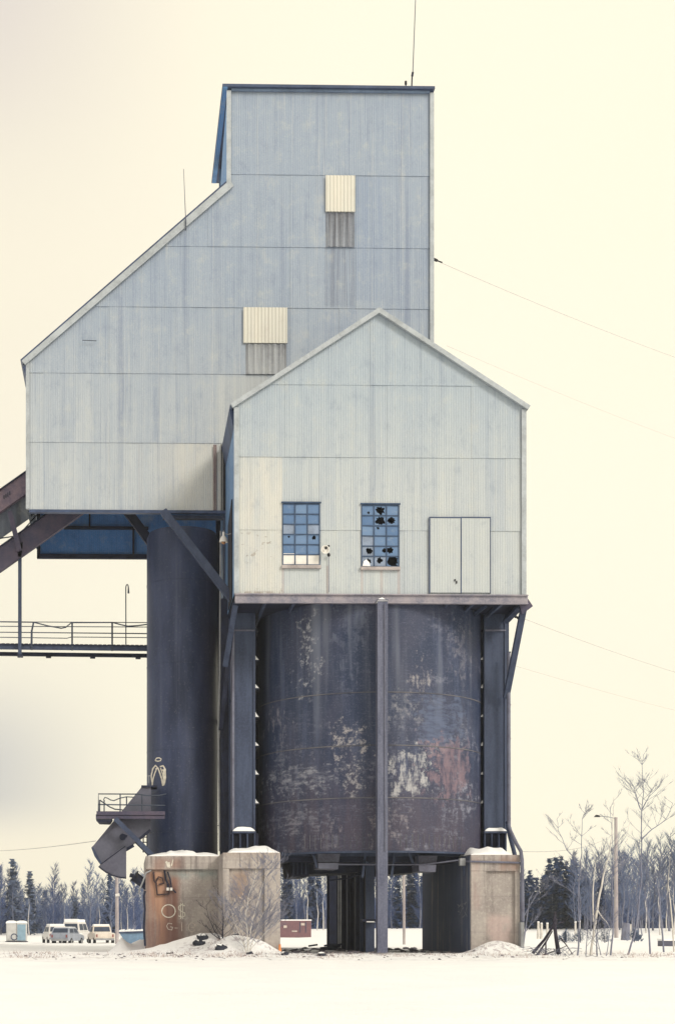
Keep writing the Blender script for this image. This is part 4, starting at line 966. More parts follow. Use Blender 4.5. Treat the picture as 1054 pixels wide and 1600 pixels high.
for i in range(1500):
    Y = rs.uniform(58.5, 67); x = PX(rs.uniform(10, 1054), Y); q = mnoise.noise(Vector((x*.35, Y*.5, 4)))
    if q < .02 or (6.5 < x < 16.5 and Y > 66.4): continue
    z = G(x, Y)
    for j in range(rs.randint(1, 4)):
        a = rs.uniform(0, 6.28); l = rs.uniform(.06, .3); b_ = Vector((x+rs.uniform(-.15,.15), Y+rs.uniform(-.1,.1), z-.02)); w = rs.uniform(.005,.011)
        m.add([b_-Vector((w,0,0)), b_+Vector((w,0,0)), b_+Vector((math.cos(a)*.5, math.sin(a)*.5, rs.uniform(.3,1))).normalized()*l], [(0,1,2)])
tag(m.build('dry_stalks', M['straw']), 'dry pinkish weed stalks poking through the trodden snow before the piers', 'weeds', kind='stuff')
M['rock'] = m_plain('dark_stone', (.035,.04,.06), .8, .4, 3)
# rocks showing through the bank
spots = [(317,1480,67.6,.2,'flat dark stone half under the snow before the left pier'),(311,1484,67.0,.17,'thin dark slab of stone left of the flat stone before the left pier'),(344,1492,64.8,.18,'dark pointed stone nearest the camera, left of the bare shrub'),
    (349,1471,66.6,.15,'dark round stone on the snow bank at the joint of the two left piers'),(369,1474,66.2,.1,'tiny dark stone on the bank behind the bare shrub'),(390,1499,64,.1,'small dark stone in the snow right of the shrub foot'),
    (503,1512,61,.13,'small dark clod on open snow in front of the tall steel column'),(266,1490,66,.11,'snow-dusted dark stone before the rusty pier'),(445,1507,62.4,.12,'small dark clod on open snow in front of the middle pier')]
rg = random.Random(12)
for px, py, Y, s, l in spots:
    q = P(px, py, Y); z = G(q.x, Y)
    t = thing('rock', (q.x, Y, z), l, 'rock', 'stones in the snow bank')
    MB().ball((q.x, Y, z+s*.35), s, 9, 6, (1.5,.9,.85), .3, rg).build('stone', M['rock'], t)
    MB().ball((q.x-s*.25, Y+s*.15, z+s*.95), s*.8, 9, 5, (1.4,.9,.5), .2, rg).build('snow_cap', M['snow'], t, smooth=True)
# half-buried scrap under the bin
for a, b, Y, l in (((462,1481),(487,1477),80,'bent scrap bar lying in the snow under the bin'),((497,1486),(520,1479),78,'dark scrap heap at the foot of the farthest post under the bin')):
    t = thing('scrap', P(a[0],a[1],Y), l, 'scrap')
    m = MB()
    for i in range(9 if Y == 78 else 2):
        q = P(rg.uniform(a[0],b[0]), rg.uniform(1480,1486), Y+rg.uniform(-.6,.6)); q.z = G(q.x, q.y)+rg.uniform(.02,.25); an = rg.uniform(-.6,.6); l_ = rg.uniform(.3,.9)
        m.beam(q, q+Vector((l_*math.cos(an), rg.uniform(-.3,.3), l_*.3*math.sin(an))), .09, .05)
    m.build('bars', M['steel_dark'], t)

# ================================================================== TREES
M['bark'] = m_plain('grey_bark', (.20,.215,.29), .85, .35, 2, c2=(.12,.12,.16))
M['twig'] = m_plain('grey_twigs', (.14,.185,.31), .9, .3, .6, c2=(.09,.12,.22))  # bluish distance haze is put into the twig colour
M['twig_dark'] = m_plain('dark_blue_twigs', (.055,.09,.22), .9, .3, .6, c2=(.04,.06,.14))
M['birch'] = m_plain('birch_bark', (.62,.60,.58), .8, .3, 3, c2=(.42,.40,.41))
M['needle'] = m_plain('blue_green_needles', (.022,.055,.155), .85, .4, .5, c2=(.012,.032,.095))
M['needle_pale'] = m_plain('hazy_needles', (.13,.17,.26), .85, .3, .5, c2=(.085,.115,.19))  # distance haze is put into this pale needle colour
def conifer(rg, h, n=15, fine=1.0, wide=.27):
    tr = MB().tube([(0,0,-.3), (rg.uniform(-.1,.1),0,h*.5), (0,0,h*.97)], [h*.018, h*.011, .02], 6); c = MB()
    L = int(h*2.6*fine); gap = [rg.uniform(.6, 1.25) for _ in range(9)]
    for i in range(L):
        u = (i+rg.random()*.6)/L; z = h*(.05+.94*u); Rm = (h*wide*(1-u)**.78*(1 if u > .25 else .75+u)*rg.uniform(.8,1.15)+.15)
        for j in range(int(6+6*(1-u))):
            a = rg.uniform(0, 6.28); l = Rm*rg.uniform(.4, 1.1)*gap[int(a/.7)%9]; dr = rg.uniform(-.4, .15)
            m_ = max(2, int(l/.5))
            for q in range(m_):
                t0 = (q+.2)/m_; w = (.3+.3*(1-t0))*rg.uniform(.7,1.4); x = l*t0; zz = z+x*dr+.1*math.sin(t0*3)
                e = a+rg.uniform(-.3,.3); ca, sa = math.cos(a), math.sin(a); px_, py_ = -math.sin(e), math.cos(e); tl = rg.uniform(-.35,.3); s = l/m_*1.3
                A = Vector((x*ca, x*sa, zz)); B = Vector(((x+s)*ca, (x+s)*sa, zz+s*dr-.05+rg.uniform(-.15,.2)))
                c.add([A+Vector((px_*w, py_*w, tl-.12)), A-Vector((px_*w, py_*w, -tl+.12)), B], [(0,1,2)])
    return tr, c
def bare(rg, h, spread=.35, dens=1.0, lean=0, up=1.0, n0=14, tw=5, rmin=.03):
    """leafless tree: trunk, limbs, twigs (3-sided tubes)"""
    tr, c = MB(), MB(); k = 5; bend = [Vector((lean*h*(i/k)+rg.uniform(-.02,.02)*h*(i > 0), rg.uniform(-.02,.02)*h*(i > 0), h*.96*i/k-(.3 if i == 0 else 0))) for i in range(k+1)]
    r0 = h*.011+.025
    tr.tube(bend, [r0*(1-.85*i/k) for i in range(k+1)], 6)
    def at(u): f = u*k; i = min(k-1, int(f)); return bend[i].lerp(bend[i+1], f-i)
    def br(p, d, l, r, lev):
        q1 = p+d*l*.5+Vector((rg.uniform(-.06,.06)*l, rg.uniform(-.06,.06)*l, .03*l)); q2 = q1+(d+Vector((rg.uniform(-.2,.2), rg.uniform(-.2,.2), .25*up))).normalized()*l*.5
        c.tube([p, q1, q2], [r, r*.7, r*.3], 3, cap=False)
        if lev <= 0: return
        for i in range(tw if lev > 1 else tw-1):
            u = rg.uniform(.25, 1); b = p.lerp(q1, u*2) if u < .5 else q1.lerp(q2, u*2-1)
            dd = (d+Vector((rg.uniform(-.9,.9), rg.uniform(-.9,.9), rg.uniform(-.1,.8)*up))).normalized()
            br(b, dd, l*rg.uniform(.35,.6), max(rmin*.8, r*.45), lev-1)
    for i in range(int(n0*dens)):
        u = rg.uniform(.22, .98); a = rg.uniform(0, 6.28); el = rg.uniform(.35, 1.1)*up
        d = Vector((math.cos(a), math.sin(a), el)).normalized()
        br(at(u), d, h*spread*(1.08-u)*rg.uniform(.6,1.2)+.25, max(rmin, r0*.45*(1.1-u)), 2)
    return tr, c
def twiggy(rg, h, spread=.17, n=42, tw=17, w=.03, lo=.12):
    """leafless crown: many limbs, each a spray of fine upward twigs"""
    tr, c = MB(), MB(); k = 5
    bend = [Vector((rg.uniform(-.02,.02)*h*(i > 0), rg.uniform(-.02,.02)*h*(i > 0), h*.9*i/k-(.3 if i == 0 else 0))) for i in range(k+1)]
    tr.tube(bend, [(h*.009+.03)*(1-.88*i/k) for i in range(k+1)], 5)
    for i in range(n):
        u = lo+(1-lo)*((i+rg.random())/n); j = min(k-1, int(u*k)); p = bend[j].lerp(bend[j+1], u*k-j); a = rg.uniform(0, 6.28)
        l = h*spread*(1.22-u)*rg.uniform(.55,1.3)+.25; q = p+Vector((math.cos(a), math.sin(a), rg.uniform(.6,1.8))).normalized()*l
        m_ = p.lerp(q, .5)-Vector((0,0,.07*l)); c.tube([p, m_, q], [.04,.028,.015], 3, cap=False)
        for t in range(tw):
            s = rg.uniform(.2,1); b = p.lerp(m_, s*2) if s < .5 else m_.lerp(q, s*2-1); e = a+rg.uniform(-1.6,1.6)
            dd = Vector((math.cos(e), math.sin(e), rg.uniform(.2,2.4))).normalized()*rg.uniform(.3,1.15); x = rg.uniform(0, 6.28); o = Vector((math.cos(x), math.sin(x)*.4, 0))*w*rg.uniform(.6,1.3)
            c.add([b-o, b+o, b+dd], [(0,1,2)])
    return tr, c
def tree_thing(name, label, cat, group, tr, c, mt, mc, loc=(0,0,0)):
    t = thing(name, loc, label, cat, group)
    # parts are built around the origin, then follow the Empty
    for nm, mb_, mm in (('trunk', tr, mt), ('crown', c, mc)):
        me = bpy.data.meshes.new(nm); me.from_pydata([tuple(p) for p in mb_.v], [], mb_.f); me.materials.append(M[mm]); me.update()
        at = me.attributes.new('tint', 'FLOAT', 'FACE'); at.data.foreach_set('value', mb_.t)
        o = bpy.data.objects.new(nm, me); COL.objects.link(o); o.parent = t
    return t
rg = random.Random(31)
KIND = {}
for i in range(3): KIND['pine', i] = ('pine_tree', ) + conifer(rg, (10, 11, 9)[i], wide=(.26,.22,.3)[i]) + ('bark', 'needle')
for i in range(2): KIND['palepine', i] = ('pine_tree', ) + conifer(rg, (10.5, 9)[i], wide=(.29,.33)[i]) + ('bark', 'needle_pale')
for i in range(4): KIND['bare', i] = ('bare_tree', ) + twiggy(rg, (11, 12.5, 10, 12)[i]) + ('bark', 'twig')
for i in range(2): KIND['darkbare', i] = ('bare_tree', ) + twiggy(rg, (11, 12)[i], tw=24) + ('bark', 'twig_dark')
for i in range(2): KIND['birch', i] = ('birch_tree', ) + bare(rg, (9, 10)[i], .3, .7, .03) + ('birch', 'twig')
made = {}
WORDS = {'pine':'dark blue-green conifer','palepine':'hazy pale conifer','bare':'leafless grey tree','darkbare':'leafless dark blue tree','birch':'white-stemmed leafless birch'}
def put_tree(kind, i, px, Y, s, where, grp):
    x = PX(px, Y); key = (kind, i)
    name, tr, c, a, b = KIND[key]
    lab = WORDS[kind]+' '+where
    if key not in made: t = made[key] = tree_thing(name, lab, 'tree', grp, tr, c, a, b)
    else: t = dup(made[key])
    t['label'] = lab; t['group'] = WORDS[kind]+'s '+grp
    t.location = (x, Y, G(x, Y)-.1); t.rotation_euler = (0, 0, rg.uniform(0, 6.28)); t.scale = (s*rg.uniform(.9,1.1), s, s*rg.uniform(.92,1.1))
    return t
LW = 'in the wood left of the rusty pier, behind the parked cars'; MW = 'in the wood seen through the gap under the bin'; RW = 'in the wood right of the concrete piers, behind the street light'
lg, mg, rgp = 'of the wood on the left', 'of the wood under the bin', 'of the wood on the right'
for px in range(-40, 236, 4):
    kd = rg.choice(('bare','bare','bare','darkbare','bare','bare','darkbare','birch')); put_tree(kd, rg.randrange(2 if kd != 'bare' else 4), px+rg.uniform(-5,5), rg.uniform(212, 250), rg.uniform(.52,.92), LW, lg)
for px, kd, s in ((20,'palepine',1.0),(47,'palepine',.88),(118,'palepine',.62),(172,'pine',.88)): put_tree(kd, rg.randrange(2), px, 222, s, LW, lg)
for px in (445,452,463,474,486,497,508,612,620,640,648,655):
    kd = rg.choice(('pine','pine','palepine','darkbare')); put_tree(kd, rg.randrange(2), px, rg.uniform(228, 245), rg.uniform(.85,1.0), MW, mg)
for px in (480, 495, 505): put_tree('birch', rg.randrange(2), px, 222, .75, MW, mg)
for px in (456,470,484,500,614,622,630,646): put_tree('bare', rg.randrange(4), px, rg.uniform(250, 270), 1.2, MW, mg)
for px, s in ((822,.82),(832,.72),(846,.85),(858,.98),(868,1.0),(880,.92),(894,1.08),(905,.9),(838,.7),(875,.8),(916,.85),(928,.8),(820,.7),(827,.76),(850,.92),(853,.8),(862,.93),(871,.97),(876,1.0),(884,.95),(889,.85),(899,1.0),(910,.8),(920,.75),(936,.7)): put_tree('pine', rg.randrange(3), px, rg.uniform(222,240), s, RW, rgp)
for px in range(885, 1090, 5):
    kd = rg.choice(('bare','bare','bare','darkbare')); u = (px-880)/200; put_tree(kd, rg.randrange(2), px+rg.uniform(-4,4), rg.uniform(205, 245), .82+.5*u+rg.uniform(-.1,.1), RW, rgp)
for px in (1008,1030,1052): put_tree('birch', rg.randrange(2), px, rg.uniform(195,205), rg.uniform(.7,1.0), RW, rgp)
# the mass of the wood behind them reads as one
m = {'twig':MB(), 'needle':MB(), 'twig_dark':MB()}
low = [twiggy(rg, h, tw=14, w=.045) for h in (11, 12.5, 12)]; lowc = [conifer(rg, h, fine=.7) for h in (9, 10.5)]
def merge(mb_, src, loc, s, a):
    ca, sa = math.cos(a), math.sin(a); o = len(mb_.v)
    mb_.v += [Vector((loc[0]+s*(p.x*ca-p.y*sa), loc[1]+s*(p.x*sa+p.y*ca), loc[2]+s*p.z)) for p in src.v]
    mb_.f += [[i+o for i in f] for f in src.f]; mb_.t += src.t
for i in range(300):
    px = rg.uniform(-160, 1260); Y = rg.uniform(250, 300); x = PX(px, Y); z = G(x, Y)
    dark = 425 < px < 925
    if rg.random() < (.6 if dark else .08): s_ = rg.choice(lowc); merge(m['needle'], s_[1], (x,Y,z), rg.uniform(.65,.9), rg.uniform(0,6))
    else:
        s_ = rg.choice(low); b = rg.uniform(0,6); s = rg.uniform(.85,1.2)*(.74 if px < 425 else 1.12 if px > 930 else 1); q = m['twig_dark' if dark else 'twig']; merge(q, s_[0], (x,Y,z), s, b); merge(q, s_[1], (x,Y,z), s, b)
# brushy undergrowth that closes the foot of the wood
for i in range(2700):
    px = rg.uniform(-160, 1260); Y = rg.uniform(240, 330); x = PX(px, Y); z = G(x, Y); q = m['twig_dark' if rg.random() < .8 or 425 < px < 925 else 'twig']
    for j in range(22):
        a = rg.uniform(0, 6.28); l = rg.uniform(1.5, 7.5 if px > 425 else 6.8); d = Vector((math.cos(a)*.45, math.sin(a)*.45, 1)).normalized()*l
        b = Vector((x+rg.uniform(-1.5,1.5), Y+rg.uniform(-1,1), z-.1)); w = rg.uniform(.04,.12)
        q.add([b-Vector((w,0,0)), b+Vector((w,0,0)), b+d], [(0,1,2)])
for nm, lab in (('twig','pale leafless mass of the far wood behind the separate trees'),('needle','dark conifer mass of the far wood behind the separate trees'),('twig_dark','dark leafless undergrowth and trunks filling the far wood')):
    tag(m[nm].build('far_wood', M[nm]), lab, 'wood', kind='stuff')

# ---- saplings in front on the right, each from the photo's own stems
M['sap'] = m_plain('sapling_bark', (.20,.21,.28), .8, .3, 3, c2=(.13,.14,.20))
M['sap_pale'] = m_plain('pale_sapling_bark', (.66,.63,.58), .8, .2, 3, c2=(.46,.44,.43))
def sapling(name, label, Y, stems, mat, nb, seed, blen=1.6, r0=.036, group='young trees on the snow at the right', twmat=None, lo=.35):
    rg = random.Random(seed); b = P(stems[0][0][0], stems[0][0][1], Y); t = thing(name, (b.x, Y, G(b.x, Y)-.02), label, 'tree' if 'shrub' not in name else 'shrub', group)
    t.location.z = min(G(b.x, Y)-.02, b.z)
    st, c = MB(), MB()
    def br(p, d, l, r, lev):
        q1 = p+d*l*.5; q2 = q1+(d+Vector((rg.uniform(-.25,.25), rg.uniform(-.25,.25), .25))).normalized()*l*.5
        c.tube([p, q1, q2], [r, r*.7, r*.35], 4, cap=False)
        if lev > 0:
            for i in range(rg.randint(2, 5)):
                u = rg.uniform(.3, 1); a = p.lerp(q1, u*2) if u < .5 else q1.lerp(q2, u*2-1)
                br(a, (d+Vector((rg.uniform(-.7,.7), rg.uniform(-.7,.7), rg.uniform(-.1,.6)))).normalized(), l*rg.uniform(.35,.6), max(.0042, r*.5), lev-1)
    for si, s in enumerate(stems):
        rr_ = r0*(1 if si == 0 else .6); n = len(s); ph = [P(x, y, Y+.12*si*(-1)**si) for x, y in s]
        if si == 0: ph[0].z = min(ph[0].z, G(ph[0].x, Y)-.05)
        dens_ = []
        for i in range(n-1):
            for j in range(3): dens_.append(ph[i].lerp(ph[i+1], j/3)+Vector((rg.uniform(-.02,.02), rg.uniform(-.03,.03), 0)))
        dens_.append(ph[-1]); k_ = len(dens_)
        st.tube(dens_, [max(.008, rr_*(1-.86*i/(k_-1))) for i in range(k_)], 6)
        for i in range(nb if si == 0 else nb//2):
            u = rg.uniform(lo, .98); q = dens_[min(k_-1, int(u*k_))]; a = rg.choice((0, math.pi))+rg.uniform(-.9,.9)
            br(q, Vector((math.cos(a), math.sin(a), rg.uniform(.5,1.3))).normalized(), blen*(1.15-u)*rg.uniform(.5,1.2)+.2, max(.008, rr_*.32*(1.1-u)), 2)
    st.build('stem', M[mat], t, smooth=True); c.build('branches', M[twmat or mat], t)
    return t
sapling('young_tree', 'slim grey sapling forking above the dark conifers, left of the white birch', 63.5, [[(902,1494),(904,1440),(902,1400),(906,1360),(908,1320),(909,1280),(912,1270)],[(901,1345),(885,1328),(873,1300),(869,1280)],[(899,1398),(885,1388),(870,1380)],[(904,1375),(914,1370),(921,1366)]], 'sap', 14, 1, 1.1)
sapling('birch_tree', 'leaning white birch with the palest stem, standing left of the street light', 62.5, [[(921,1502),(929,1440),(934,1408),(941,1372),(947,1350),(952,1330),(955,1300),(958,1262),(957,1246)],[(927,1440),(925,1390),(929,1352),(925,1330)],[(931,1420),(946,1440),(952,1450)]], 'sap_pale', 16, 2, 1.3, .058, twmat='sap')
sapling('young_tree', 'thin grey sapling right in front of the street light pole', 63.5, [[(953,1497),(958,1440),(955,1390),(957,1330),(952,1262)]], 'sap', 10, 3, 1.2, .04)
sapling('young_tree', 'tallest grey sapling, its long shoot rising far above the wood on the right', 63, [[(978,1499),(990,1462),(997,1420),(1001,1370),(1001,1320),(1001,1268),(1004,1240),(1002,1195),(1004,1180)],[(1002,1310),(1018,1296),(1040,1280),(1050,1255)],[(1002,1266),(1012,1245),(1018,1235)],[(1000,1265),(992,1240),(990,1230)]], 'sap', 24, 4, 1.15, .042)
sapling('young_tree', 'leaning grey sapling just right of the tallest sapling', 65, [[(1015,1462),(1011,1420),(1003,1378)],[(1002,1462),(998,1430),(996,1415)]], 'sap', 6, 5, .9, .045, lo=.2)
sapling('young_tree', 'leaning two-stemmed sapling near the right edge of the picture', 70, [[(1036,1456),(1030,1405),(1022,1362),(1020,1345)],[(1044,1455),(1040,1400),(1026,1360)]], 'sap', 8, 6, 1.1, .045, twmat='sap')
sapling('young_tree', 'thin pale sapling with two stems at the very right edge', 72, [[(1052,1460),(1047,1410),(1043,1380),(1046,1340)],[(1040,1455),(1041,1400),(1044,1370)]], 'sap_pale', 8, 7, 1.1, .045, twmat='sap')
sapling('bush', 'tangle of bare stems around the foot of the white birch', 62, [[(933,1500),(931,1460),(936,1430)],[(938,1498),(930,1455),(928,1430)],[(914,1494),(917,1450),(922,1425)],[(945,1500),(952,1455),(960,1440)]], 'sap', 10, 8, .8, .035, lo=.15)
sapling('bush', 'low bare bush behind the right edge of the right concrete pier', 84, [[(816,1440),(826,1405),(842,1380)],[(816,1435),(836,1400),(850,1375)]], 'sap', 12, 10, 2.0, .05, lo=.1)
sapling('bare_shrub', 'bare many-stemmed shrub with pale stems in front of the middle concrete pier', 64.4, [[(386,1494),(387,1460),(384,1430),(388,1400),(398,1375),(402,1350)],[(388,1490),(400,1455),(412,1425),(428,1400),(436,1388)],[(385,1490),(375,1462),(366,1440),(360,1420)],[(386,1488),(394,1440),(408,1390),(420,1360),(428,1342)],[(385,1490),(378,1450),(376,1415),(380,1395)],[(387,1488),(408,1465),(425,1445),(436,1435)]], 'sap_pale', 46, 11, 1.5, .03, group='shrubs by the piers', twmat='sap', lo=.15)
sapling('bare_shrub', 'thin dark shrub with curved stems at the joint of the two left piers', 66.2, [[(349,1478),(348,1455),(349,1430),(347,1405)],[(346,1470),(336,1455),(326,1435),(322,1415)],[(343,1468),(330,1458),(322,1445)],[(362,1482),(352,1474),(345,1470)]], 'steel_dark', 8, 12, .9, .04, group='shrubs by the piers', lo=.2)
# broken trunks leaning together
lg_ = thing('fallen_branches', P(868,1490,64), 'dark broken trunks leaning together on the snow right of the piers', 'branches')
m = MB()
for pts, r in (([(832,1489),(850,1468),(866,1443),(870,1436)], .07), ([(838,1493),(852,1472),(862,1455)], .05), ([(872,1490),(868,1465),(865,1440),(867,1425)], .1), ([(852,1496),(852,1475),(853,1470)], .04), ([(875,1465),(885,1478),(893,1490)], .03), ([(866,1445),(880,1440),(890,1430)], .03), ([(848,1492),(866,1486),(884,1478)], .03)):
    ph = [P(x, y, 64+rg.uniform(-.5,.5)) for x, y in pts]; m.tube(ph, [r*(1-.5*i/(len(ph)-1)) for i in range(len(ph))], 6)
m.build('logs', m_plain('rotten_wood', (.05,.045,.07), .85, .4, 3), lg_)
m = MB()
for i in range(38):
    q = P(rg.uniform(835,890), 1493, 63.6+rg.uniform(-.7,.7)); z = G(q.x, q.y); a = rg.uniform(0,6.28); l = rg.uniform(.3,1.1)
    m.tube([(q.x,q.y,z), (q.x+l*.5*math.cos(a), q.y+l*.5*math.sin(a), z+l*.35), (q.x+l*math.cos(a), q.y+l*math.sin(a), z+l*.3)], .01, 3)
m.build('twigs', M['bark'], lg_)
# stumps / posts along the snow edge
for i, (px, h, l) in enumerate(((840,9,'snow-topped stump at the left end of the stump row beyond the right pier'),(845,7,'second snow-topped stump of the row beyond the right pier'),(854,7,'third, slightly apart snow-topped stump beyond the right pier'),(898,9,'snowy broken stump just left of the slim forked sapling'),(904,10,'snowy broken stump just right of the slim forked sapling'))):
    q = P(px, 1449, 150); s = h/pxm(150); z = G(q.x, 150)
    q2 = P(px, 1450-h, 150).z
    t = thing('stump', (q.x, 150, z), l, 'stump', 'snowy stumps beyond the right pier')
    MB().tube([(q.x, 150, z-.1), (q.x+.02, 150, q2)], [rg.uniform(.1,.17),rg.uniform(.07,.12)], 7).build('wood', M['sap_pale'], t); MB().ball((q.x+.02, 150, q2+.02), .12, 8, 5, (1.1,1,.6), .2, rg).build('snow_cap', M['snow'], t, smooth=True)
st_ = MB().tube([(0,0,-.1), (0,0,.7)], .05, 5); cs = MB()
for i in range(420):
    a = rg.uniform(0, 6.28); u = rg.random()**.5; z = rg.uniform(0, 1); rr = .95*(1-z**2)**.5*(.6+.4*math.sin(a*3+1))
    A = Vector((rr*u*math.cos(a), rr*u*math.sin(a), .1+z*1.05*(.8+.2*math.sin(a*2)))); dd = Vector((math.cos(a)*.5, math.sin(a)*.5, rg.uniform(.2,1))).normalized()*rg.uniform(.15,.4); w = rg.uniform(.02,.06)
    cs.add([A-Vector((w,0,0)), A+Vector((w,0,w)), A+dd], [(0,1,2)])
firs = [(884,1466,'small dark fir bush left of the slim forked sapling'),(906,1468,'small dark fir bush behind the slim forked sapling'),(944,1466,'small dark fir bush between the white birch and the street light'),(990,1467,'small dark fir bush right of the street light pole')]
t0 = None
for px, py, l in firs:
    Y = 120; x = PX(px, Y)
    if t0 is None: t0 = t = tree_thing('fir_bush', l, 'bush', 'fir bushes on the snow', st_, cs, 'bark', 'needle_pale')
    else: t = dup(t0)
    t['label'] = l; t.location = (x, Y, G(x, Y)-.05); s = rg.uniform(.5,.62); t.scale = (s*1.5, s*1.5, s*1.6); t.rotation_euler = (0,0,rg.uniform(0,6))
# standing dead trunk
q = P(977,1466,140); t = thing('dead_trunk', (q.x,140,G(q.x,140)), 'broad broken grey trunk just right of the street light pole', 'stump')
MB().tube([(q.x-.1,140,G(q.x,140)-.2),(q.x,140,P(977,1450,140).z),(q.x+.05,140,P(977,1442,140).z)], [.42,.38,.3], 9).build('trunk', M['bark'], t)
MB().tube([P(983,1466,140),P(984,1444,140)], [.16,.1], 6).build('splinter', M['sap_pale'], t)

# ================================================================== POLES
Y = 158; q = P(962,1468,Y); zt_ = P(962,1277,Y).z
sl2 = thing('street_lamp', (q.x, Y, G(q.x, Y)), 'tall wooden pole with a dark cobra-head street light on a thin arm', 'street lamp')
M['pole'] = m_plain('weathered_pole', (.42,.38,.38), .8, .35, 1.5, c2=(.25,.22,.24), streak=True)
MB().tube([(q.x, Y, G(q.x, Y)-.2), (q.x-.05, Y, zt_)], [.23,.17], 10).build('pole', M['pole'], sl2, smooth=True)
MB().tube([P(961,1279,Y), P(950,1276.5,Y), P(936,1275,Y)], .045, 6).build('arm', M['galv'], sl2)
MB().pprism([(928,1276.5),(931,1273),(936,1274),(937,1276.5)], Y-.15, Y+.15).build('lamp_head', M['rubber'], sl2)
Y = 105; q = P(631,1458,Y); t = thing('utility_pole', (q.x, Y, G(q.x, Y)), 'pale bare utility pole seen through the right gap under the bin', 'utility pole')
MB().tube([(q.x, Y, G(q.x, Y)-.2), (q.x-.05, Y, 9.5)], [.1,.085], 10).build('pole', M['pole'], t, smooth=True)
MB().tube([(q.x-.05, Y, 9.2), (q.x-.05, Y, 9.6)], .11, 10).build('pole_cap', M['galv'], t)
Y = 125; q = P(183,1472,Y); t = thing('utility_pole', (q.x, Y, G(q.x, Y)), 'grey utility pole standing behind the fan-shaped gate, beside the parked pickup', 'utility pole')
MB().tube([(q.x, Y, G(q.x, Y)-.2), (q.x, Y, P(183,1340,Y).z)], [.16,.12], 10).build('pole', M['pole'], t, smooth=True)
MB().tube([P(180.5,1399,Y-.2), P(187,1398,Y-.2)], .12, 6).build('insulator', M['white'], t)

